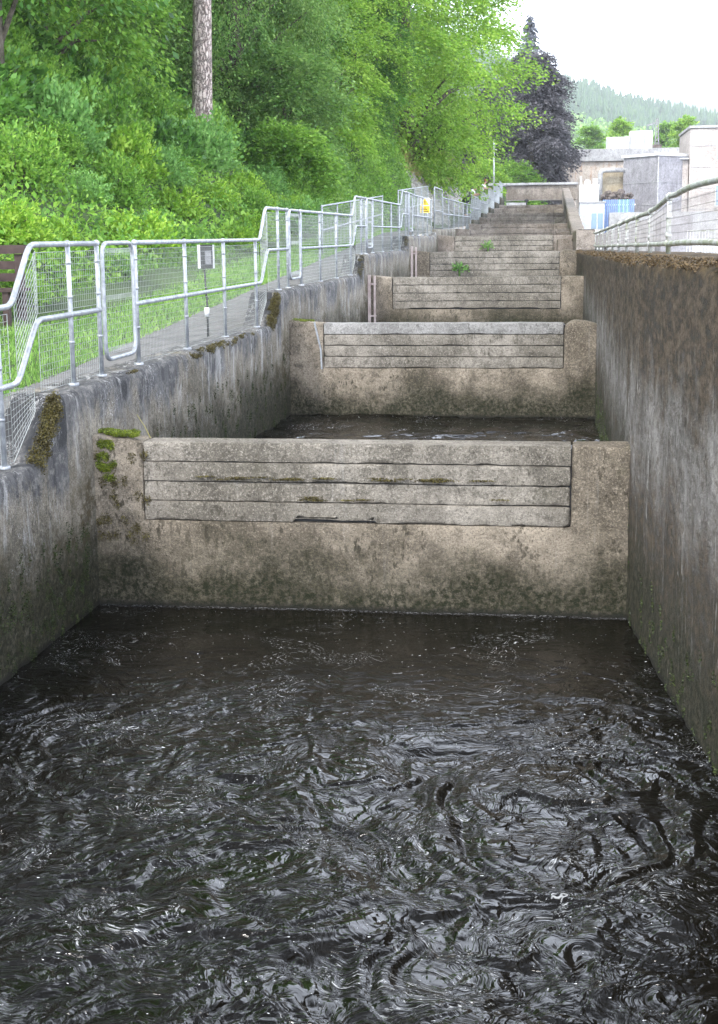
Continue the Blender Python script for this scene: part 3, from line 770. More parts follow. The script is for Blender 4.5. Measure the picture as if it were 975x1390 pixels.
# ------------------------------------------------------------------ left railings
FX = -3.9
def wires(b, Y0, Y1, zlo, zhi, X, sp=.05, r=.0019, zl1=None, zh1=None):
    """wire mesh panel, bottom/top edges may slope"""
    zl1 = zlo if zl1 is None else zl1; zh1 = zhi if zh1 is None else zh1
    n = max(1, int(abs(Y1 - Y0) / sp))
    for i in range(n + 1):
        t = i / n; y = Y0 + (Y1 - Y0) * t
        rr = r * (1.6 if i in (0, n) else .62)
        b.tube([(X, y, zlo + (zl1 - zlo) * t), (X, y, zhi + (zh1 - zhi) * t)], rr, 3, False)
    m = max(1, int((zhi - zlo) / sp))
    for j in range(m + 1):
        s = j / m; rr = r * (1.6 if j in (0, m) else 1)
        b.tube([(X + .003, Y0, zlo + (zhi - zlo) * s), (X + .003, Y1, zl1 + (zh1 - zl1) * s)], rr, 3, False)

def post(b, Y, z0, z1, X=FX, r=.021):
    b.tube([(X, Y, z0), (X, Y, z1)], r, 10)
    b.tube([(X, Y, z0 - .01), (X, Y, z0 + .02)], .045, 10)
    b.blob((X, Y, z1), .031)
    for q in (.3, .62, .86): b.tube([(X, Y, z0 + q * (z1 - z0)), (X, Y, z0 + q * (z1 - z0) + .02)], r + .006, 8)

def near_railing(k, label, first=False):
    """from the loop post on plateau k over the step to the second post on plateau k+1"""
    z0, z1 = SB[k], SB.get(k + 1, SB[3]); s0, s1 = SK(k), SK(k + 1)
    ya = s0 + 2.55
    e = empty('railing', (FX, ya, z0), label, 'railing', 'tube and mesh railings on the left wall')
    O = (FX, ya, z0)
    sp = .05 if k < 1 else (.05 if k < 2 else .075); wr = .0019 if k < 1 else .0024
    end = k + 1 not in SB
    T0, M0 = z0 + 1.15, z0 + .58; T1, M1 = z1 + 1.15, z1 + .58
    yb = s1 + 1.45
    top = [(FX, ya, T0), (FX, s1 - .52, T0), (FX, s1 - .1, T1), (FX, yb, T1)]
    mid = [(FX, ya, M0), (FX, s1 - .46, M0), (FX, s1 - .02, M1), (FX, yb, M1)]
    b = MB(); b.tube(fillet(top, .1), .0225, 12); b.build('top_rail', M['galv'], e, True, O)
    b = MB(); b.tube(fillet(mid, .1), .0225, 12); b.build('mid_rail', M['galv'], e, True, O)
    py = [s0 + 2.55, s0 + 4.33, s0 + 6.1, s0 + 7.9]
    for y in py:
        b = MB(); post(b, y, z0, T0); b.blob((FX, y, M0), .03); b.build('post', M['galv'], e, True, O)
    for y in (s1 + .73, s1 + 1.45):
        b = MB(); post(b, y, z1, T1); b.blob((FX, y, M1), .03); b.build('post', M['galv'], e, True, O)
    for a, c in zip(py[:-1], py[1:]):
        b = MB(); wires(b, a + .05, c - .05, z0 + .02, M0 - .05, FX, sp, wr); wires(b, a + .05, c - .05, M0 + .05, T0 - .06, FX, sp, wr)
        b.build('mesh_panel', M['wire'], e, False, O)
    b = MB()    # panels round the step
    wires(b, py[-1] + .05, s1 - .62, z0 + .02, M0 - .05, FX, sp, wr); wires(b, s1 - .62, s1 - .15, z0 + .02, M0 - .02, FX, sp, wr, z1 - .1, M1 - .5)
    wires(b, py[-1] + .05, s1 - .6, M0 + .05, T0 - .05, FX, sp, wr)
    wires(b, s1 - .46, s1 - .0, M0 + .06, T0 - .0, FX, sp, wr, M1 + .06, T1 - .05)
    b.build('mesh_panel', M['wire'], e, False, O)
    b = MB()
    wires(b, s1 + .0, s1 + .68, z1 + .03, M1 - .05, FX, sp, wr); wires(b, s1 - .03, s1 + .68, M1 + .05, T1 - .06, FX, sp, wr)
    wires(b, s1 + .78, s1 + 1.4, z1 + .03, M1 - .05, FX, sp, wr); wires(b, s1 + .78, s1 + 1.4, M1 + .05, T1 - .06, FX, sp, wr)
    b.build('mesh_panel', M['wire'], e, False, O)
    # closing loop ahead of the next railing
    a, c = s1 + 1.56, s1 + 2.44; zb = z1 + .13
    lp = [(FX + .01, (a + c) / 2, T1), (FX + .01, a, T1), (FX + .01, a, zb), (FX + .01, c, zb), (FX + .01, c, T1), (FX + .01, (a + c) / 2, T1)]
    b = MB(); b.tube(fillet(lp, .14, 7), .02, 12, False); lo = b.build('closing_loop', M['galv'], e, True, O)
    b = MB(); wires(b, a + .05, c - .05, zb + .05, T1 - .05, FX + .01, sp, wr)
    for z in (zb + .06, zb + .52, T1 - .09):
        for j in range(int(.78 / .025)): b.tube([(FX + .01, a + .05 + j * .025, z), (FX + .01, a + .05 + j * .025, z + .045)], wr, 3, False)
    b.build('mesh_infill', M['wire'], lo, False, O)
    return e
near_railing(-1, 'nearest galvanised railing, cut by the left edge, rising over the first mossy step')
near_railing(0, 'galvanised railing on the wall in front of the small box on a post')
near_railing(1, 'galvanised railing on the third stretch of stepped wall, just before the pinkish conduit')
near_railing(2, 'galvanised railing in front of the long mesh barrier, above the fourth weir')

def plain_railing(ya, yb, za, zb, n, label, X=FX, h=1.12, sp=.1, group='tube and mesh railings on the left wall', wr=.0028, mesh=True, mat='galv'):
    e = empty('railing', (X, ya, za), label, 'railing', group); O = (X, ya, za)
    b = MB(); b.tube([(X, ya, za + h), (X, yb, zb + h)], .024, 8); b.build('top_rail', M[mat], e, True, O)
    b = MB(); b.tube([(X, ya, za + h * .5), (X, yb, zb + h * .5)], .024, 8); b.build('mid_rail', M[mat], e, True, O)
    for i in range(n):
        t = i / (n - 1); y = ya + (yb - ya) * t; z = za + (zb - za) * t
        b = MB(); post(b, y, z, z + h, X, .022); b.build('post', M[mat], e, True, O)
        if mesh and i < n - 1:
            t2 = (i + 1) / (n - 1); y2 = ya + (yb - ya) * t2; z2 = za + (zb - za) * t2
            b = MB(); wires(b, y + .05, y2 - .05, z + .04, z + h - .06, X, sp, wr, z2 + .04, z2 + h - .06); b.build('mesh_panel', M['wire'], e, False, O)
    return e
plain_railing(SK(3) + 2.55, 44.9, 3.03, 3.03, 5, 'short mesh railing carrying the yellow warning sign', sp=.08)
# tall return frame
e = empty('gate_frame', (FX, 46.0, 3.1), 'tall narrow mesh frame standing right of the yellow warning sign', 'gate')
b = MB(); lp = [(0, 0, 0.1), (0, 0, 1.5), (0, 3.4, 1.5), (0, 3.4, .1)]
b.tube(fillet(lp, .12), .024, 8); b.build('frame', M['galv'], e, True)
b = MB(); b.tube([(0, 0, .75), (0, 3.4, .75)], .02, 8); b.build('cross_rail', M['galv'], e, True)
b = MB(); wires(b, .05, 3.35, .2, 1.42, 0, .1, .0028); b.build('mesh_infill', M['wire'], e)
plain_railing(49.5, 66.4, 3.22, 3.3, 7, 'long low railing in front of the grey rock bank', sp=.15, wr=.0035)
fr = [(67.1, 75.3, 3.76, 3.8, 'railing section beside the person in white'), (75.8, 84, 4.2, 4.25, 'railing section just beyond the person in white'), (84.5, 92.7, 4.66, 4.7, 'railing section beside the person in the red cap'),
      (93.2, 101.4, 5.16, 5.2, 'railing section just past the person in the red cap'), (101.9, 107.5, 5.7, 5.7, 'last railing section, ending at the bridge')]
for a in fr: plain_railing(*a[:4], 6, a[4], sp=.1, wr=.004)
plain_railing(33, 45, 2.6, 3.15, 6, 'left-hand barrier across the path behind the galvanised railings', X=-5.5, h=1.15, group='barriers along the far side of the path', sp=.08, wr=.003)
plain_railing(46, 57, 3.2, 3.7, 5, 'far barrier along the foot of the rock bank', X=-5.1, h=1.3, group='barriers along the far side of the path', sp=.12, wr=.004)

# ------------------------------------------------------------------ right railing
def rx_(Y): return float(right_face(Y)) + .45
def rwt(Y): return float(np.interp(Y, [-2, 10.8, 35], [2.9, 2.865, 2.62]))
ys_p = [1.3, 3.7, 6.8, 9.9, 13.3] + [15.75 + 2.45 * i for i in range(9)]
e = empty('railing', (rx_(13.3), 13.3, rwt(13.3)), 'low lichened tube railing with mesh along the top of the right wall', 'railing'); O = tuple(e.location)
def rt_h(Y): return float(np.interp(Y, [0, 13.2, 13.5, 15.3, 15.9, 19.6, 40], [.53, .53, .52, .47, .45, .45, .42]))
g1 = random.Random(3)
pts = [(rx_(Y) + .0, Y, rwt(Y) + rt_h(Y) + g1.uniform(-.008, .008)) for Y in list(np.arange(0, 37.6, .6))]
b = MB(); b.tube(pts, .026, 12); b.build('top_rail', M['rail_r'], e, True, O)
pts = [(rx_(Y), Y, rwt(Y) + .1 + g1.uniform(-.003, .003)) for Y in list(np.arange(0, 37.6, .6))]
b = MB(); b.tube(pts, .025, 12); b.build('bottom_rail', M['rail_r'], e, True, O)
for i, Y in enumerate(ys_p):
    if Y > 37: continue
    X = rx_(Y); b = MB(); z = rwt(Y)
    b.tube([(X, Y, z - .02), (X, Y, z + rt_h(Y))], .023, 10)
    b.blob((X, Y, z + rt_h(Y)), .043); b.blob((X, Y, z + .1), .041); b.tube([(X, Y, z + .15), (X, Y, z + .2)], .029, 10); b.tube([(X, Y, z + .33), (X, Y, z + .35)], .03, 8)
    b.build('post', M['rail_r'], e, True, O)
    if i < len(ys_p) - 1:
        Y2 = min(ys_p[i + 1], 37); b = MB(); X2 = rx_(Y2)
        n = int((Y2 - Y) / (.05 if Y < 16 else .08))
        for j in range(n + 1):
            t = j / n; y = Y + (Y2 - Y) * t; x = X + (X2 - X) * t - .012
            b.tube([(x, y, rwt(y) + .12), (x, y, rwt(y) + rt_h(y) - .06)], .0017, 3, False)
        for j in range(6):
            s = j / 5
            b.tube([(X - .014, Y, rwt(Y) + .13 + s * (rt_h(Y) - .2)), (X2 - .014, Y2, rwt(Y2) + .13 + s * (rt_h(Y2) - .2))], .0019, 3, False)
        b.build('mesh_panel', M['wire_r'], e, False, O)

# ------------------------------------------------------------------ small things on the path
e = empty('control_box', (-4.42, 17.4, pz(17.4)), 'small white and black box on a thin dark post behind the railing', 'box')
b = MB(); b.tube([(0, 0, 0), (.0, 0, .45), (-.03, 0, 1.0)], [.016, .013, .012], 8); b.build('post', M['black'], e, True)
b = MB(); b.tube([(-.005, 0, .30), (-.008, 0, .42)], .034, 10); b.build('collar', M['white'], e, True)
b = MB(); b.box(-.11, .085, 0, .12, .92, 1.22); b.build('casing', M['white'], e)
b = MB(); b.box(-.068, .091, -.015, -.002, .919, 1.221); bx = b.build('front_panel', M['black'], e)
b = MB(); b.box(-.005, .075, -.02, -.017, .975, 1.14); b.build('display', mat_noise('dim_grey_display', (.12, .12, .13), (.2, .2, .21), 30, .4), bx)

e = empty('wooden_bench', (-6.98, 17.6, float(gz(-6.9, 17.6)) - .05), 'brown wooden bench end cut off by the left edge behind the railing', 'bench')
b = MB(); b.box(-.1, .0, 0, .09, 0, .98); b.build('leg', M['wood'], e)
b = MB(); b.box(-1.75, -1.65, 0, .09, 0, .98); b.build('leg', M['wood'], e)
b = MB(); b.box(-.09, -.01, -.5, -.41, 0, .5); b.build('leg', M['wood'], e)
b = MB(); b.box(-1.74, -1.66, -.5, -.41, 0, .5); b.build('leg', M['wood'], e)
b = MB(); b.box(-1.85, .06, -.03, .08, .985, 1.1); b.build('top_rail', M['wood'], e)
b = MB()
for z in (.62, .78): b.box(-1.66, -.09, .02, .05, z, z + .11)
b.build('backrest', M['wood'], e)
b = MB()
for i in range(4): b.box(-1.8, .1, -.52 + i * .14, -.41 + i * .14, .5, .54)
b.build('seat', M['wood'], e)

e = empty('warning_sign', (FX + .04, 42.2, 3.35), 'yellow warning sign with a black triangle on the railing', 'sign')
b = MB(); b.box(-.15, .15, -.01, .0, .35, .8); b.build('plate', M['white'], e)
b = MB(); b.box(-.14, .14, -.013, -.0102, .36, .56); b.quad((-.13, -.0125, .585), (.13, -.0125, .585), (0, -.0125, .79)); b.build('yellow_field', M['yellow'], e)
b = MB(); b.box(-.012, .012, -.018, -.014, .635, .715); b.box(-.012, .012, -.018, -.014, .605, .622)
for i in range(3): b.box(-.11, .11 - .04 * i, -.018, -.0142, .39 + i * .05, .41 + i * .05)
b.build('symbol', M['black'], e)

# ------------------------------------------------------------------ end bridge
e = empty('footbridge', (0, 108, 5.6), 'grey concrete footbridge beam crossing the top of the ladder', 'bridge')
V, F = rough_block(-3.65, 1.78, -.2, 1.6, 0, 1.1, .2, .03, .01, 5); npmesh('beam', V, F, M['far_concrete'], e, True)
V, F = rough_block(-5., 1.85, -.4, 1.8, 1.105, 1.3, .2, .02, .01, 6); npmesh('coping', V, F, M['dam_pale'], e, True)
V, F = rough_block(1.12, 1.72, .0, 1.4, -4.2, -.003, .3, .03, .01, 7); npmesh('pillar', V, F, M['dam_rust'], e, True)
b = MB(); b.box(-3.7, -2.15, 3.2, 3.4, -.9, -.1); tag(b.build('sluice_gate', M['dam_pale'], None), 'pale grey gate panel seen under the footbridge', 'gate').location = (0, 108, 5.6)
b = MB(); b.tube([(0, 0, 0), (0, 0, .35)], .05, 8); b.blob((0, 0, .38), (.18, .05, .1)); b.box(-.2, .2, -.1, .1, -.1, .02)
tag(b.build('valve', M['black']), 'small dark valve under the footbridge', 'valve').location = (-2.05, 107.6, 5.2)

e = empty('lamp_post', (-4.35, 102.5, 5.9), 'slim white post with a short cross arm beside the bridge', 'post')
b = MB(); b.tube([(0, 0, 0), (0, 0, 3.9)], [.06, .045], 8); b.build('pole', M['white'], e, True)
b = MB(); b.tube([(-.22, 0, 3.2), (.22, 0, 3.2)], .03, 6); b.build('cross_arm', M['white'], e, True)

# ------------------------------------------------------------------ people
def skin_body(name, V, E, Rr, mat, parent=None, loc=(0, 0, 0), sub=2):
    me = bpy.data.meshes.new(name); me.from_pydata(V, E, []); me.materials.append(mat)
    o = bpy.data.objects.new(name, me); col.objects.link(o)
    if parent: o.parent = parent
    m = o.modifiers.new('skin', 'SKIN'); m.use_smooth_shade = True
    ld = me.skin_vertices[0].data if me.skin_vertices else None
    if ld is None:
        bpy.context.view_layer.update(); ld = me.skin_vertices[0].data
    for i, r in enumerate(Rr): ld[i].radius = (r, r) if not isinstance(r, tuple) else r
    ld[0].use_root = True
    s = o.modifiers.new('sub', 'SUBSURF'); s.levels = sub; s.render_levels = sub
    return o
M['skin'] = NT('skin').pbr((.5, .3, .22), .6)
M['shirt'] = NT('white_cloth').pbr((.75, .75, .76), .9)
M['trousers'] = NT('dark_trousers').pbr((.04, .045, .06), .9)
M['hair'] = NT('dark_hair').pbr((.03, .024, .02), .7)
M['red'] = NT('red_cloth').pbr((.45, .06, .05), .8)
M['greyc'] = NT('grey_cloth').pbr((.09, .09, .1), .85)
def person(loc, rz, label, lean, cap):
    """facing +X locally; arms resting forward on a rail 1.1 m up"""
    e = empty('person', loc, label, 'person', None, rz)
    hy, hz = 0, .92
    L = lean
    # joints: pelvis, waist, chest, neck, head base, head, (arms) (legs)
    ch = (L * .6, 0, 1.36 - L * .25); nk = (L * .85, 0, 1.52 - L * .32); hd = (L * 1.05 + .03, 0, 1.66 - L * .36); ht = (L * 1.12 + .03, 0, 1.76 - L * .36)
    V = [(0, 0, .95), (L * .3, 0, 1.14 - L * .06), ch, nk, hd, ht]
    Rr = [(.15, .12), (.13, .11), (.17, .12), (.055, .055), (.088, .075), (.07, .06)]
    E = [(0, 1), (1, 2), (2, 3), (3, 4), (4, 5)]
    for s in (-1, 1):
        n = len(V); V += [(ch[0] + .0, s * .2, ch[2] + .06), (ch[0] + .14, s * .27, ch[2] - .18), (ch[0] + .34, s * .2, 1.14), (ch[0] + .42, s * .19, 1.13)]
        Rr += [.06, .045, .034, .028]; E += [(2, n), (n, n + 1), (n + 1, n + 2), (n + 2, n + 3)]
        for q, (dy, dl) in enumerate(((-.03, .075), (-.01, .09), (.012, .085), (.032, .065))):
            m = len(V); V += [(ch[0] + .42 + dl * .6, s * .19 + dy, 1.125), (ch[0] + .42 + dl, s * .19 + dy, 1.10)]
            Rr += [.009, .008]; E += [(n + 3, m), (m, m + 1)]
        m = len(V); V += [(ch[0] + .43, s * .19 - s * .05, 1.12)]; Rr += [.01]; E += [(n + 3, m)]
        n = len(V); V += [(0, s * .1, .86), (.03, s * .11, .48), (-.02, s * .11, .09), (.12, s * .12, .04)]
        Rr += [.09, .058, .042, .038]; E += [(0, n), (n, n + 1), (n + 1, n + 2), (n + 2, n + 3)]
    o = skin_body('body', V, E, Rr, M['skin'], e)
    # face on the head
    b = MB(); f = hd[0] + .085
    b.blob((f, 0, hd[2] + .01), (.018, .012, .022)); nose = b.build('nose', M['skin'], o, True)
    for s in (-1, 1):
        b = MB(); b.blob((f - .012, s * .03, hd[2] + .03), .009); b.build('eye', M['hair'], o, True)
        b = MB(); b.blob((hd[0], s * .085, hd[2] + .01), (.02, .012, .03)); b.build('ear', M['skin'], o, True)
    b = MB(); b.blob((f - .008, 0, hd[2] - .035), (.008, .022, .006)); b.build('mouth', M['red'], o, True)
    b = MB(); b.blob((hd[0] - .02, 0, hd[2] + .05), (.105, .095, .085), 8, 14); b.build('hair', M['hair'], e, True)
    if cap:
        b = MB(); b.blob((hd[0] - .01, 0, hd[2] + .08), (.115, .105, .075), 8, 14); b.box(hd[0] + .05, hd[0] + .2, -.07, .07, hd[2] + .05, hd[2] + .062); b.build('cap', M['red'], e, True)
    # shirt: a slightly fatter torso and sleeves
    Vs = [(0, 0, .93), (L * .3, 0, 1.14 - L * .06), ch, (L * .8, 0, 1.47 - L * .3)]; Rs = [(.175, .145), (.155, .135), (.195, .145), (.09, .085)]; Es = [(0, 1), (1, 2), (2, 3)]
    for s in (-1, 1):
        n = len(Vs); Vs += [V_ for V_ in [(ch[0], s * .2, ch[2] + .06), (ch[0] + .08, s * .25, ch[2] - .08)]]; Rs += [.08, .068]; Es += [(2, n), (n, n + 1)]
    skin_body('shirt', Vs, Es, Rs, M['shirt'], e)
    Vt = [(0, 0, .93), (0, -.1, .86), (.03, -.11, .48), (-.02, -.11, .1), (0, .1, .86), (.03, .11, .48), (-.02, .11, .1)]
    skin_body('trousers', Vt, [(0, 1), (1, 2), (2, 3), (0, 4), (4, 5), (5, 6)], [(.17, .14), .105, .072, .06, .105, .072, .06], M['trousers'] if not cap else M['greyc'], e)
    return e
pp = person((-4.45, 71.5, float(pz(71.5)) + .0), R(-8), 'person in a white top with a dark shoulder bag bending over the railing', .55, False)
pp.location.z = 3.95
b = MB(); b.tube([(.45, -.16, 1.52), (.25, -.2, 1.3), (.22, -.24, 1.05)], .035, 8); b.box(.08, .34, -.3, -.2, .82, 1.06)
bg_ = b.build('shoulder_bag', M['greyc']); bg_.matrix_world = pp.matrix_world
bg_.location = (-4.45, 71.5, 3.95); bg_.rotation_euler = (0, 0, R(-8)); tag(bg_, 'dark shoulder bag hanging from the person in white', 'bag')
pq = person((-4.55, 88, 4.75), R(-10), 'person in a white shirt and red cap farther up at the railing', .3, True)
pq.location.z = 4.75

# ------------------------------------------------------------------ vegetation on the bank
vg = np.random.default_rng(4)
# verge grass
n = 90000
Yg = vg.uniform(0, 1, n) ** 1.5 * 50 + 8.5
v0 = np.interp(Yg, [0, 12, 22, 40, 60, 110], [2.0, 2.0, 1.5, 1.2, .9, 3])
Xg = -5.36 - vg.uniform(0, 1, n) * (v0 + .9)
P = np.stack([Xg, Yg, gz(Xg, Yg) - .01], 1)
V, F = blades(P, np.where(Yg < 25, .07, .1), .007 + Yg[:, None] * .0002, vg)
tag(npmesh('verge_grass', V, F, M['lf_grass']), 'short bright green grass along the edge of the path', 'grass', kind='stuff')
# low ground cover over the whole bank
n = 270000
Yb = vg.uniform(0, 1, n) ** 1.3 * 100 + 7; v0 = np.interp(Yb, [0, 12, 22, 40, 60, 110], [2.0, 2.0, 1.5, 1.2, .9, 3])
Xb = -5.4 - v0 - .2 - vg.uniform(0, 1, n) ** 1.3 * 18
mk = ~((Yb > 58) & (Yb < 92) & (Xb > -6.7)); Yb = Yb[mk]; Xb = Xb[mk]; n = len(Yb)
Ye = vg.uniform(44, 60, 30000); Xe = -vg.uniform(6.0, 10., 30000); Xb = np.concatenate([Xb, Xe]); Yb = np.concatenate([Yb, Ye]); n = len(Xb)
P = np.stack([Xb, Yb, gz(Xb, Yb) + vg.uniform(.0, 1., n) ** 1.5 * .65], 1)
D = vg.normal(0, 1, (n, 3)); N = vg.normal(0, .5, (n, 3)); N[:, 2] += .8; ln = vg.uniform(.06, .16, n)
V, F = leaf_quads(P, D, N, ln, ln * .5)
tag(npmesh('undergrowth', V, F, M['lf_mid']), 'low tangled green ground cover over the wooded bank', 'undergrowth', kind='stuff')
# dry yellow grass and rock face near the top of the long railing
n = 9000
Yd = vg.uniform(62, 90, n); Xd = -vg.uniform(6.0, 7.3, n)
P = np.stack([Xd, Yd, gz(Xd, Yd) + .05], 1); V, F = blades(P, .4, .025, vg, .6)
tag(npmesh('dry_grass', V, F, M['lf_dry']), 'dry yellow grass on the bank above the grey rock', 'grass', kind='stuff')
u, v = np.meshgrid(np.linspace(54, 88, 170), np.linspace(0, 1, 40), indexing='ij')
prof = 2.6 * v
Xr = -4.8 - 1.9 * v ** 1.2; Yr = u; Zr = pz(u) - .2 + 3.0 * v * np.interp(u, [54, 60, 76, 88], [.3, 1, 1, .4])
P = np.stack([Xr, Yr, Zr], -1); nn = fbm(P * .9, 5, 31, .6); P[..., 0] += nn * .7 - np.abs(fbm(P * 2.6, 4, 36, .6)) * .5; P[..., 2] += fbm(P * 1.3, 4, 32) * .35
ix = np.arange(u.size).reshape(u.shape); Fq = np.stack([ix[:-1, :-1], ix[1:, :-1], ix[1:, 1:], ix[:-1, 1:]], -1).reshape(-1, 4)
tag(npmesh('rock_face', P.reshape(-1, 3), Fq, M['rock']), kind='structure')

kinds = []
def proto(V, F, mat, Rr, H, seed, nm): kinds.append((nm, npmesh('foliage', V, F, mat), stems_mb(seed, Rr, H).build('stem', M['bark'], None, True)))
proto(*shrub(1, 1.0, 1.0, .11, None, 330, 18, .45), M['lf_bright'], 1, 1, 1, 'leafy_shrub')
proto(*shrub(2, 1.0, .9, .10, None, 340, 18, .45), M['lf_weed'], 1, .9, 2, 'leafy_shrub')
proto(*shrub(3, 1.0, 1.1, .105, None, 340, 18, .55, .2), M['lf_mid'], 1, 1.1, 3, 'leafy_shrub')
proto(*shrub(4, 1.1, 1.3, .2, None, 220, 12, .5, .3), M['lf_dark'], 1, 1.2, 4, 'rhododendron')
# fern: arching fronds
def fern(seed):
    g = np.random.default_rng(seed); Vs = []; Fs = []; o = 0
    for i in range(26):
        a = g.uniform(0, 6.283); Lf = g.uniform(.5, .95); t = np.repeat(np.linspace(.12, 1, 30), 2); s = np.tile((-1., 1.), 30)
        C = np.stack([np.cos(a) * t * Lf * .75, np.sin(a) * t * Lf * .75, Lf * (t * 1.1 - .75 * t * t)], 1)
        S = np.array((-math.sin(a), math.cos(a), 0)); w_ = .17 * np.sin(np.pi * np.clip(t * .9 + .08, 0, 1)) * Lf
        C = C + S * (s * w_ * .5)[:, None]; D = S[None] * s[:, None] + np.array((math.cos(a) * .4, math.sin(a) * .4, -.15))
        V, F = leaf_quads(C, D, np.tile((0., 0, 1), (60, 1)) + g.normal(0, .15, (60, 3)), np.maximum(w_, .02), np.full(60, .028 * Lf / .8))
        Vs.append(V); Fs.append(F + o); o += len(V)
    return np.concatenate(Vs), np.concatenate(Fs)
proto(*fern(5), M['lf_fern'], .3, .5, 5, 'fern')
proto(*fern(6), M['lf_fern'], .3, .5, 6, 'fern')
for nm, a, b_ in kinds:
    for ob in (a, b_): col.objects.unlink(ob)
lab = {'leafy_shrub': ('bushy green shrub in the thicket on the bank behind the left railings', 'shrub', 'green shrubs crowding the bank'),
       'rhododendron': ('dark glossy evergreen shrub in the shade of the trees on the bank', 'shrub', 'dark evergreen shrubs on the bank'),
       'fern': ('feathery green fern low on the bank behind the path', 'fern', 'ferns on the bank')}
def put(kind, x, y, s, sz=None, label=None, zoff=-.08, tilt=True):
    nm, fo, st = kinds[kind]; l = lab[nm]
    e = empty(nm, (x, y, float(gz(x, y)) + zoff), label or l[0], l[1], l[2] if not label else None, random.uniform(0, 6.28))
    e.scale = (s, s, sz or s)
    if tilt: e.rotation_euler[0] = random.uniform(-.12, .12); e.rotation_euler[1] = random.uniform(.0, .25) * 0
    for src, nn in ((fo, 'foliage'), (st, 'stem')):
        c = src.copy(); c.name = nn; col.objects.link(c); c.parent = e
    return e
rs = random.Random(12)
cnt = 0; placed = []
for i in range(900):
    y = 8 + 62 * rs.random() ** 1.25; v0 = float(np.interp(y, [0, 12, 22, 40, 60, 110], [2.0, 2.0, 1.5, 1.2, .9, 3]))
    if 44 < y < 78 and rs.random() < .6: continue
    uu = v0 + .3 + rs.random() ** 1.2 * 12; x = -5.4 - uu
    if y > 44 and uu < v0 + 2.4: continue
    # keep a minimum spacing that grows with distance
    dmin = .7 + y * .012
    if any((x - a) ** 2 + (y - b) ** 2 < dmin ** 2 for a, b in placed): continue
    placed.append((x, y))
    r = rs.random(); near = uu < v0 + 2.2
    if near: kd = rs.choice([0, 1, 1, 2, 4, 5]) if y < 18 else rs.choice([0, 0, 1, 1, 2])
    else: kd = rs.choice([0, 1, 2, 2, 3, 3]) if y > 24 else rs.choice([1, 2, 2, 3, 4])
    s = rs.uniform(.55, 1.05) * (1.15 if y > 25 else .85)
    if near: s *= .75
    put(kd, x, y, s, s * rs.uniform(.8, 1.25)); cnt += 1
    if cnt > 285: break
print('shrubs', cnt)
# leafy weeds on the weirs
def weed(x, y, z, s, label, seed):
    V, F = shrub(seed, .32, .28, .1, None, 26, 7, .2, .0, .3)
    e = empty('weed', (x, y, z), label, 'weed'); e.scale = (s, s, s)
    npmesh('foliage', V, F, M['lf_weed'], e); b = stems_mb(seed, .25, .5); b.build('stem', M['lf_weed'], e, True)
weed(-2.45, 36.78, 2.08, .7, 'green leafy weed sprouting from the boards of the fourth weir', 31)
weed(-2.1, 45.5, 2.6, .65, 'small weed sprouting from the boards of the fifth weir', 32)
b = MB(); b.tube([(0, 0, 0), (-.04, -.02, .1), (-.1, -.03, .2)], [.004, .003, .002], 4)
tag(b.build('dry_stalk', M['lf_dry']), 'thin dry stalk sticking up at the left end of the nearest weir', 'stalk').location = (-3.3, 10.95, 1.4)

# ------------------------------------------------------------------ trees
def tree(name, X, Y, H, cr, mat, label, seed, droop=.3, leaf=.14, base=.25, r=.3, bark='bark', group=None, lobes=28, nsp=70, per=36, L=1.4, z=None, lean=(0, 0), lobr=.32, cz=1.):
    z = float(gz(X, Y)) if z is None else z
    e = empty(name, (X, Y, z), label, 'tree', group)
    V, F, cs = crown(seed, cr, H * (1 - base) * cz, lobes, nsp, per, leaf, droop, L, lobr)
    V = V + np.array((lean[0], lean[1], H * base))
    npmesh('crown', V, F, M[mat], e)
    trunk_mb(H * .93, r, [c + np.array((lean[0], lean[1], 0)) for c in cs], seed, lean, H * base).build('trunk', M[bark], e, True)
    return e
# big light-green beech hanging over the ladder
tree('beech_tree', -7.0, 66, 21, 6.6, 'lf_beech', 'large light green beech leaning out over the upper ladder', 101, .28, .17, .06, .45, lobes=84, nsp=52, per=38, L=1.5, lobr=.19, z=4.4)
tree('beech_tree', -10.5, 60, 21, 6.3, 'lf_beech', 'light green tree left of the largest beech, bright leaves drooping towards the path', 102, .45, .16, .04, .4, lobes=70, nsp=48, per=38, L=1.5, lobr=.2, z=4.2)
tree('birch_tree', -10.6, 47, 18, 4.7, 'lf_birch', 'weeping birch with fine hanging foliage in the middle of the wood', 103, 1.0, .1, .02, .2, lobes=66, nsp=60, per=44, L=1.5, lobr=.22)
tree('birch_tree', -13.5, 52, 19, 5.0, 'lf_birch', 'birch with grey green hanging foliage behind the weeping one', 104, .9, .11, .1, .25, lobes=32, nsp=80, per=40, L=1.6)
tree('beech_tree', -14.5, 41, 15, 4.6, 'lf_mid', 'mid green tree just right of the bare pine trunk', 105, .3, .14, .1, .3, lobes=54, nsp=46, per=34, L=1.2, lobr=.22)
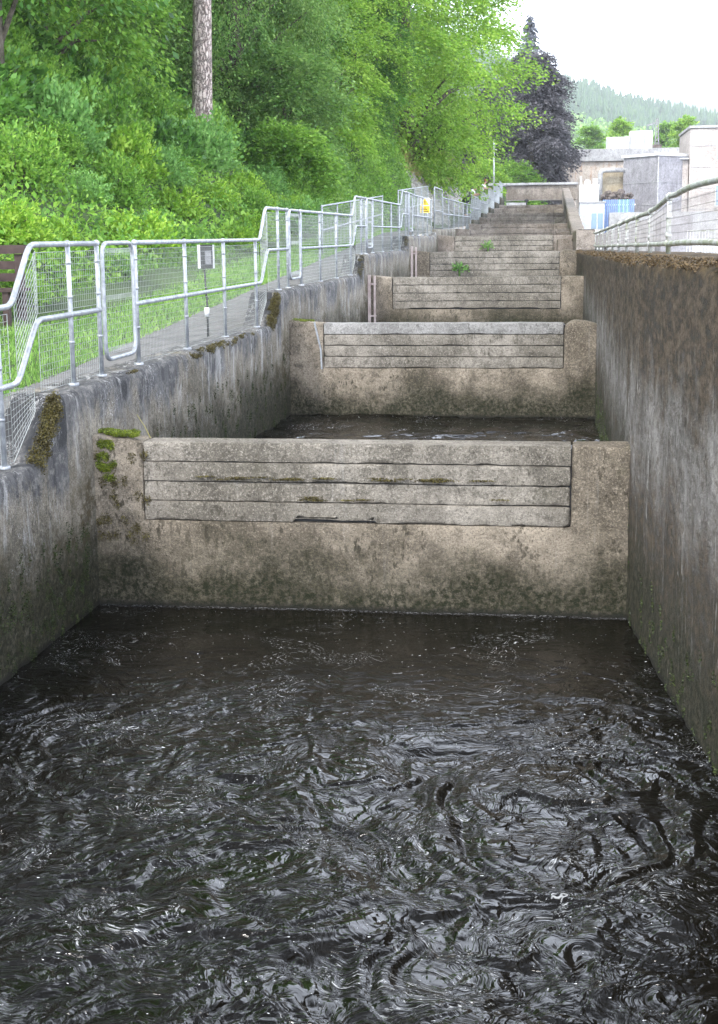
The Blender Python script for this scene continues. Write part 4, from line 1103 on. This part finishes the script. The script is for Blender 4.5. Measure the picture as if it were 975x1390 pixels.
# pine with the bare pale trunk
e = tree('pine_tree', -9.72, 38.5, 21, 4.2, 'lf_mid', 'pine with a bare pale pinkish trunk rising from the bank', 106, .2, .12, .55, .31, 'pinebark', lobes=18, nsp=60, per=30)
tree('sycamore_tree', -11.1, 27, 13, 4.2, 'lf_dark', 'dark broad-leaved tree at the top left corner with low hanging branches', 107, .5, .17, .22, .19, lobes=30, nsp=60, per=30, L=1.2)
tree('sycamore_tree', -15.5, 33, 14, 5.0, 'lf_dark', 'dark broad-leaved tree left of the pine trunk', 108, .5, .17, .08, .28, lobes=34, nsp=60, per=30, L=1.3)
tree('sycamore_tree', -12.6, 34, 9, 3.2, 'lf_mid', 'low leafy tree between the top left tree and the pine trunk', 118, .4, .14, .1, .2, lobes=22, nsp=60, per=30, L=1.2)
for i, (x, y, h, cr_, mt) in enumerate([(-21, 38, 17, 5.5, 'lf_dark'), (-20, 47, 18, 5.5, 'lf_dark'), (-20, 58, 19, 5.5, 'lf_dark'), (-17, 68, 20, 5.5, 'lf_dark'), (-14, 78, 21, 5.5, 'lf_mid'), (-11.5, 90, 17, 5, 'lf_dark')]):
    tree('woodland_tree', x, y, h, cr_, mt, 'shaded tree deep in the wood at the back of the bank', 120 + i, .35, .2, .05, .3, group='trees at the back of the wood', lobes=30, nsp=50, per=28, L=1.8)
tree('holly_tree', -10.2, 52.5, 7.5, 2.7, 'lf_dark', 'dark dense small tree in the gap under the beech', 130, .3, .12, .0, .12, lobes=22, nsp=60, per=30, L=.9)
for i, (x, y, h, cr_, mt, lb) in enumerate([(-8.8, 46, 4.2, 1.9, 'lf_birch', 'leafy small tree at the foot of the weeping birch'), (-8.4, 52, 6.5, 2.5, 'lf_beech', 'bright small tree between the weeping birch and the beeches'),
        (-11.5, 55, 8, 3.2, 'lf_mid', 'mid green small tree deep under the beeches'), (-8.2, 58, 5.5, 2.3, 'lf_dark', 'dark bushy small tree at the left end of the rock bank'), (-8.4, 43, 1.8, 1.2, 'lf_mid', 'low bush beside the mesh barrier on the path')]):
    tree('hazel_tree', x, y, h, cr_, mt, lb, 170 + i, .35, .13, .0, .1, lobes=26, nsp=44, per=26, L=.9, lobr=.26)
tree('hazel_tree', -7.4, 84, 4.2, 2.3, 'lf_bright', 'bright green bush at the foot of the large beech, above the people', 131, .1, .13, .0, .1, lobes=16, nsp=50, per=26, L=.8)
tree('hazel_tree', -5.6, 113, 3.6, 1.9, 'lf_bright', 'small bright bush behind the left end of the footbridge', 132, .1, .14, .0, .1, lobes=14, nsp=40, per=24, L=.8, z=5.)
# copper beech and spruce beyond the bridge
tree('copper_beech', -2.1, 130, 14.0, 3.7, 'lf_purple', 'dark purple copper beech beyond the footbridge', 140, .6, .26, .04, .5, lobes=56, nsp=50, per=36, L=1.5, z=4.9, lobr=.24)
tree('copper_beech', -4.8, 136, 12.5, 3.6, 'lf_purple', 'smaller dark purple tree behind the slim white post', 141, .5, .3, .02, .4, lobes=34, nsp=60, per=32, L=2.2, z=4.6)
tree('hazel_tree', -3.4, 126, 4.5, 2, 'lf_mid', 'green bush under the purple beech', 142, .2, .22, .0, .15, lobes=18, nsp=50, per=26, L=1.2, z=4.4)
tree('woodland_tree', -15, 135, 24, 8, 'lf_mid', 'tall green tree behind the largest beech', 143, .3, .26, .05, .4, lobes=34, nsp=60, per=30, L=2.2)
def spruce(X, Y, z, H, Rb, label, seed, mat='lf_spruce'):
    g = np.random.default_rng(seed); e = empty('spruce_tree', (X, Y, z), label, 'tree'); Ps = []; Ds = []; Ls = []
    for i in range(80):
        t = min(.995, (i + g.uniform(0, 1)) / 80); zz = H * (.12 + .86 * t); rr = Rb * (1 - t) ** .8 * g.uniform(.5, 1.15) + .35
        for a in np.arange(0, 6.28, 6.28 / 7) + g.uniform(0, 6):
            for s in (.1, .5):
                Ps.append((math.cos(a) * rr * s, math.sin(a) * rr * s, zz - rr * s * .25 + g.uniform(-.4, .4))); Ds.append((math.cos(a), math.sin(a), -.35)); Ls.append(rr * .6)
    V, F = sprays(g, np.array(Ps), np.array(Ds), np.array(Ls), 22, .32, .35, .8, .06)
    npmesh('crown', V, F, M[mat], e); b = MB(); b.tube([(0, 0, -.5), (0, 0, H)], [.4, .03], 10); b.build('trunk', M['bark'], e, True)
spruce(-3.2, 178, 4, 26, 5, 'tall grey blue spruce whose tip rises above the purple beech', 150)

# hillside
def hill_h(X, Y):
    X = np.asarray(X, float); Y = np.asarray(Y, float)
    a = np.interp(X / np.maximum(Y, 1) * 1860 + 751, [-800, 500, 700, 775, 800, 830, 860, 900, 935, 975, 1300, 2500], [370, 305, 220, 198, 191, 178, 170, 161, 153, 148, 112, 56]) * 1300 / 1860
    r = np.exp(-((Y - 1300) / 560.) ** 2)
    return 1.0 + (a - 14) * r * np.clip((Y - 330) / 250, 0, 1) + 6 * fbm(np.stack([X / 90, Y / 90, 0 * X], -1), 4, 3) * r
hx = np.linspace(-700, 1200, 140); hy = np.linspace(340, 2300, 80)
HX, HY = np.meshgrid(hx, hy, indexing='ij'); HZ = hill_h(HX, HY); ix = np.arange(HX.size).reshape(HX.shape)
Fq = np.stack([ix[:-1, :-1], ix[1:, :-1], ix[1:, 1:], ix[:-1, 1:]], -1).reshape(-1, 4)
M['hillg'] = mat_noise('hill_vegetation', (.035, .075, .03), (.07, .13, .04), .02, .95, .3, bd=2)
tag(npmesh('hills', np.stack([HX, HY, HZ], -1).reshape(-1, 3), Fq, M['hillg'], None, True), kind='structure')
fx = np.linspace(-1500, 4500, 90); fy = np.linspace(2700, 4400, 20); FX_, FY_ = np.meshgrid(fx, fy, indexing='ij')
FZ = 1 + (np.interp(FX_ / FY_ * 1860 + 751, [0, 860, 890, 937, 975, 1100, 2000], [150, 158, 170, 173, 169, 160, 120]) * 3500 / 1860) * np.exp(-((FY_ - 3500) / 500.) ** 2) + 14 * fbm(np.stack([FX_ / 300, FY_ / 300, 0 * FX_], -1), 4, 8)
ix = np.arange(FX_.size).reshape(FX_.shape); Fq = np.stack([ix[:-1, :-1], ix[1:, :-1], ix[1:, 1:], ix[:-1, 1:]], -1).reshape(-1, 4)
tag(npmesh('hills', np.stack([FX_, FY_, FZ], -1).reshape(-1, 3), Fq, M['hillg'], None, True), kind='structure')
# conifer forest on the hill: too many to count
def cone_trees(n, g, xr, yr, h0, dens):
    X = g.uniform(*xr, n); Y = g.uniform(*yr, n); Z = hill_h(X, Y)
    m = fbm(np.stack([X / 120, Y / 120, 0 * X], -1), 3, 44) > dens
    X, Y, Z = X[m], Y[m], Z[m]; n = len(X); H = h0 * g.uniform(.35, 1.35, n); Vs = []; 
    tiers = 5; k = 7; a = np.linspace(0, 2 * np.pi, k, endpoint=False)
    for t in range(tiers):
        zb = H * (.05 + .17 * t); zt = np.minimum(H, zb + H * .34); rb = H * .2 * (1 - t / (tiers + .3))
        ang = a[None] + g.uniform(0, 6, (n, 1)); rr = rb[:, None] * g.uniform(.6, 1.25, (n, k))
        bx_ = X[:, None] + np.cos(ang) * rr; by = Y[:, None] + np.sin(ang) * rr; bz = (Z + zb)[:, None] + 0 * rr
        B = np.stack([bx_, by, bz], -1); B2 = np.roll(B, -1, axis=1); T = np.stack([X, Y, Z + zt], -1)[:, None].repeat(k, 1)
        Vs.append(np.stack([B, B2, T], 2).reshape(-1, 3))
    V = np.concatenate(Vs); return V, np.arange(len(V)).reshape(-1, 3)
g = np.random.default_rng(9)
V, F = cone_trees(11000, g, (-150, 420), (740, 1330), 10, -.12)
V2, F2 = cone_trees(1500, g, (-120, 420), (1250, 1380), 8, -.5)
V, F = join([(V, F), (V2, F2)])
tag(npmesh('conifer_forest', V, F, M['hill_con']), 'hazy blue green conifer forest covering the far hillside', 'forest', kind='stuff')
def round_trees(n, g, xr, yr, h0, dens):
    X = g.uniform(*xr, n); Y = g.uniform(*yr, n); Z = hill_h(X, Y)
    m = fbm(np.stack([X / 120, Y / 120, 0 * X], -1), 3, 44) < dens
    X, Y, Z = X[m], Y[m], Z[m]; n = len(X); H = h0 * g.uniform(.6, 1.3, n)
    per = 90; d = g.normal(0, 1, (n, per, 3)); d /= np.linalg.norm(d, axis=2, keepdims=True)
    C = np.stack([X, Y, Z + H * .5], -1)[:, None] + d * (H[:, None] * g.uniform(.3, .52, (n, per)))[..., None]
    C = C.reshape(-1, 3); ln = np.repeat(H * .16, per); return leaf_quads(C, g.normal(0, 1, C.shape), d.reshape(-1, 3) + g.normal(0, .3, C.shape), ln, ln * .8)
V, F = round_trees(1900, g, (-40, 260), (560, 800), 12, 1.)
tag(npmesh('broadleaf_wood', V, F, M['hill_dec']), 'pale green broadleaf wood at the foot of the far hillside', 'forest', kind='stuff')
for i, (px, Y, w_, top, mt, lb) in enumerate([(835, 215, 26, 178, 'lf_beech', 'round bright green tree behind the white roof units of the dam'), (798, 225, 30, 184, 'lf_mid', 'round green tree right of the purple beech'),
                                         (918, 210, 34, 178, 'lf_beech', 'round yellow green tree left of the tall pinkish block'), (893, 240, 24, 182, 'lf_mid', 'small round green tree beside the crane')]):
    X = (px - 751) / 1860 * Y; zt = CZ + (318 - top) / 1860 * Y; rr = w_ / 1860 * Y * .62
    tree('round_tree', X, Y, zt - 6, rr, mt, lb, 160 + i, .1, .45, .25, .3, lobes=16, nsp=40, per=26, L=1.2, z=6.)

# ------------------------------------------------------------------ dam buildings
def blk(name, mat, x0, x1, y0, y1, z0, z1, parent=None, res=.5, O=(0, 0, 0), seed=1):
    V, F = rough_block(x0, x1, y0, y1, z0, z1, max(res, max(x1 - x0, z1 - z0) / 60), .02, .008, seed, None, .03)
    return npmesh(name, V - np.array(O), F, M[mat], parent)
e = empty('dam_wall', (8, 140, 1.5), 'long pale concrete dam wall with a rusty stained lower band', 'dam'); O = (8, 140, 1.5)
blk('lower_wall', 'dam_rust', -14, 30, 140, 144, 1.5, 10.0, e, O=O); blk('parapet', 'dam_pale', -14.2, 30.2, 139.7, 144.3, 10.003, 11.2, e, O=O)
b = MB()
for i in range(11): b.box(-12 + i * 3.1, -11.7 + i * 3.1, 139.62, 139.70, 10.05, 11.15)
b.build('pilaster', M['dam_pale'], e, False, O)
e = empty('grey_block', (8.4, 116, 1.5), 'windowless grey concrete block with a white roof edge in the middle of the dam buildings', 'building'); O = (8.4, 116, 1.5)
b = MB()                                                                  # corner turned to the camera
A, B_, C_ = (5.75, 119.5), (8.4, 116.), (11.1, 119.); D_ = (8.6, 123)
def prism(b, pl, z0, z1):
    n = len(pl); s = len(b.v); b.v += [(x, y, z0) for x, y in pl] + [(x, y, z1) for x, y in pl]
    for i in range(n): j = (i + 1) % n; b.f.append((s + i, s + j, s + n + j, s + n + i))
    b.f.append(tuple(s + n + i for i in range(n))); b.f.append(tuple(s + i for i in reversed(range(n))))
prism(b, [A, B_, C_, D_], 1.5, 9.2); b.build('walls', M['dam_grey'], e, False, O)
b = MB(); prism(b, [(5.55, 119.5), (8.4, 115.8), (11.3, 119.), (8.6, 123.2)], 9.203, 9.42); b.build('roof_edge', M['white'], e, False, O)
b = MB(); b.tube([(8.36, 115.9, 1.6), (8.36, 115.9, 9.1)], .06, 6); b.build('downpipe', M['dam_pale'], e, True, O)
b = MB()
for q in (3.5, 5.3, 7.1):
    for (p0, p1) in ((A, B_), (B_, C_)):
        b.tube([(p0[0], p0[1] - .02, q), (p1[0], p1[1] - .02, q)], .025, 4)
b.build('joint_line', M['dam_pale'], e, False, O)
e = empty('ochre_block', (4.9, 118, 1.5), 'ochre stained concrete block framed by a pale duct', 'building'); O = (4.9, 118, 1.5)
blk('wall', 'dam_ochre', 3.95, 6.1, 120, 124, 1.5, 8.2, e, O=O)
b = MB(); b.tube(fillet([(3.85, 119.4, 3.5), (3.85, 119.4, 8.25), (6.0, 119.4, 8.25)], .45, 6), .2, 10); tag(b.build('duct', M['dam_pale'], None, True), 'pale bent duct arching over the ochre block', 'duct')
g = random.Random(2); b = MB()
for i in range(36): b.blob((g.uniform(3.9, 6.3), 116 + g.uniform(-.4, .5), 5.9 + g.uniform(-.2, .45)), (g.uniform(.12, .35), .3, g.uniform(.1, .28)), 4, 6)
b.box(3.9, 6.3, 115.7, 116.6, 1.5, 5.9); tag(b.build('rubble_bank', M['dirt']), 'dark rubble along the foot of the ochre block', 'rubble')
e = empty('blue_fence', (4.9, 112, 1.5), 'blue and green board fence below the ochre block', 'fence'); O = (4.9, 112, 1.5)
for i in range(16):
    b = MB(); x = 3.85 + i * .155; b.box(x, x + .12, 112, 112.05, 2.6, 5.65); b.build('board', M['blue'] if i not in (8, 10, 12) else M['green'], e, False, O)
b = MB(); b.box(3.8, 6.4, 112.06, 112.1, 3., 3.1); b.box(3.8, 6.4, 112.06, 112.1, 5.2, 5.3); b.build('rail', M['white'], e, False, O)
e = empty('pink_block', (15, 118, 1.5), 'tall pinkish concrete block with windows at the right edge', 'building'); O = (15, 118, 1.5)
blk('wall', 'dam_pink', 11.0, 22, 118, 128, 1.5, 11.4, e, O=O); blk('roof_edge', 'dam_pale', 10.9, 22.1, 117.85, 128.1, 11.403, 11.65, e, O=O)
blk('side_pier', 'dam_pink', 10.45, 10.98, 118.3, 128, 1.5, 8.9, e, O=O); blk('ledge', 'white', 10.1, 10.95, 118.0, 120, 8.95, 9.1, e, O=O)
for (xa, za, zb_) in ((13.2, 8.9, 10.4), (13.2, 5.2, 6.8), (16.2, 8.9, 10.4), (16.2, 5.2, 6.8), (13.2, 2.4, 3.7)):
    b = MB(); b.box(xa - .08, xa + 1.48, 117.93, 117.985, za - .08, zb_ + .08); f_ = b.build('window', M['white'], e, False, O)
    b = MB(); b.box(xa, xa + .66, 117.9, 117.925, za, zb_); b.box(xa + .74, xa + 1.4, 117.9, 117.925, za, zb_); b.build('pane', M['glass'], f_)
    bpy.context.view_layer.update(); f_.children[0].location = (-O[0], -O[1], -O[2])
b = MB()
for i in range(5): b.box(11.02, 21.98, 117.965, 117.985, 3.2 + i * 1.7, 3.24 + i * 1.7)
b.build('joint_line', M['dam_pale'], e, False, O)
for i, (x0, x1, z1, lb) in enumerate([(5.1, 7.3, 12.35, 'low white louvred unit on the dam roof'), (7.35, 9.5, 12.9, 'taller white plant unit on the dam roof beside the crane')]):
    e = empty('roof_unit', ((x0 + x1) / 2, 141, 11.2), lb, 'roof unit'); O = tuple(e.location)
    b = MB(); b.box(x0, x1, 140.6, 143, 11.2, z1); b.build('casing', M['white'], e, False, O)
    b = MB(); n = int((x1 - x0) / .22)
    for j in range(n): b.box(x0 + .05 + j * .22, x0 + .1 + j * .22, 140.52, 140.59, 11.3, z1 - .1)
    b.build('louvre', M['dam_pale'], e, False, O)
e = empty('crane', (9.95, 141, 11.2), 'small lattice crane standing on the dam roof', 'crane'); b = MB()
for sx in (-.2, .2):
    for sy in (-.2, .2): b.tube([(sx, sy, 0), (sx * .4, sy * .4, 2.9)], .05, 4)
for i in range(7):
    z = .3 + i * .36; s = .2 * (1 - .6 * z / 2.9); b.tube([(-s, -s, z), (s, -s, z + .36)], .03, 4); b.tube([(s, -s, z), (-s, -s, z + .36)], .03, 4)
b.build('mast', M['dam_grey'], e); b = MB(); b.tube([(0, 0, 2.5), (-1.0, 0, 1.9 + .3)], .06, 5); b.tube([(0, 0, 2.9), (-1.0, 0, 2.2)], .02, 4); b.build('jib', M['dam_grey'], e)
b = MB(); b.box(-.45, .45, -.45, .45, 0, .35); b.build('base', M['dirt'], e)
# white cabins by the ladder
e = empty('white_cabin', (2.9, 111, 1.5), 'white cabin with windows beside the end bridge', 'cabin'); O = (2.9, 111, 1.5)
b = MB(); b.box(2.05, 3.95, 111, 115, 1.5, 5.4); b.build('wall', M['white'], e, False, O)
b = MB(); b.box(2.0, 4.05, 110.85, 115.2, 5.403, 5.5); b.build('roof', M['dam_pale'], e, False, O)
for x in (2.95, 3.45):
    b = MB(); b.box(x, x + .4, 110.95, 110.995, 3.4, 4.6); f_ = b.build('window', M['glass'], e, False, O)
e = empty('white_cabin', (2.8, 117, 5), 'upper white cabin standing behind the one beside the bridge', 'cabin'); O = (2.8, 117, 5)
b = MB(); b.box(2.1, 3.7, 117, 119, 1.5, 7.0); b.build('wall', M['white'], e, False, O)
b = MB(); b.tube([(2.2, 117.2, 7.0), (2.2, 117.2, 7.7)], .08, 6); b.blob((2.75, 117.5, 7.15), .3); b.box(3.2, 3.55, 117.2, 117.8, 7.0, 7.5); b.build('roof_vent', M['white'], e, False, O)
# low walls and railing beyond the right wall
e = empty('railing', (10, 60, 1.5), 'distant pale baluster railing seen through the mesh on the right', 'railing'); O = (10, 60, 1.5)
b = MB(); b.tube([(5.6, 60, 3.1), (13, 60, 3.1)], .03, 6); b.build('top_rail', M['rail_r'], e, False, O)
b = MB(); b.tube([(5.6, 60, 1.75), (13, 60, 1.75)], .03, 6); b.build('bottom_rail', M['rail_r'], e, False, O)
b = MB()
for i in range(60): b.tube([(5.6 + i * .125, 60, 1.5), (5.6 + i * .125, 60, 3.1)], .013, 4)
b.build('balusters', M['white'], e, False, O)
blk('low_building', 'dam_grey', 7.5, 9.7, 100, 106, 1.5, 4.2); tag(bpy.context.collection.objects[-1] if False else [o for o in col.objects if o.name.startswith('low_building')][0], 'low grey green concrete hut seen through the mesh below the grey block', 'hut')
blk('low_wall', 'dam_pale', 4.2, 30, 108, 108.6, 1.5, 4.6); tag([o for o in col.objects if o.name.startswith('low_wall')][0], 'long pale low wall behind the right railing mesh', 'wall')

# ------------------------------------------------------------------ haze
hb = MB(); hb.box(-1600, 4600, -60, 4500, -6, 430)
t = NT('haze_air'); t.n.clear(); t.out = t.n.new('ShaderNodeOutputMaterial')
pv = t.n.new('ShaderNodeVolumePrincipled'); pv.inputs['Color'].default_value = (.93, .96, 1, 1); pv.inputs['Density'].default_value = .00035; pv.inputs['Anisotropy'].default_value = .2
t.l.new(pv.outputs[0], t.out.inputs['Volume'])
HAZE = True
if HAZE: tag(hb.build('haze', t.m), 'pale summer haze in the air over the valley', 'haze', kind='stuff')
for k in kinds:
    pass
print('objects', len(col.objects))
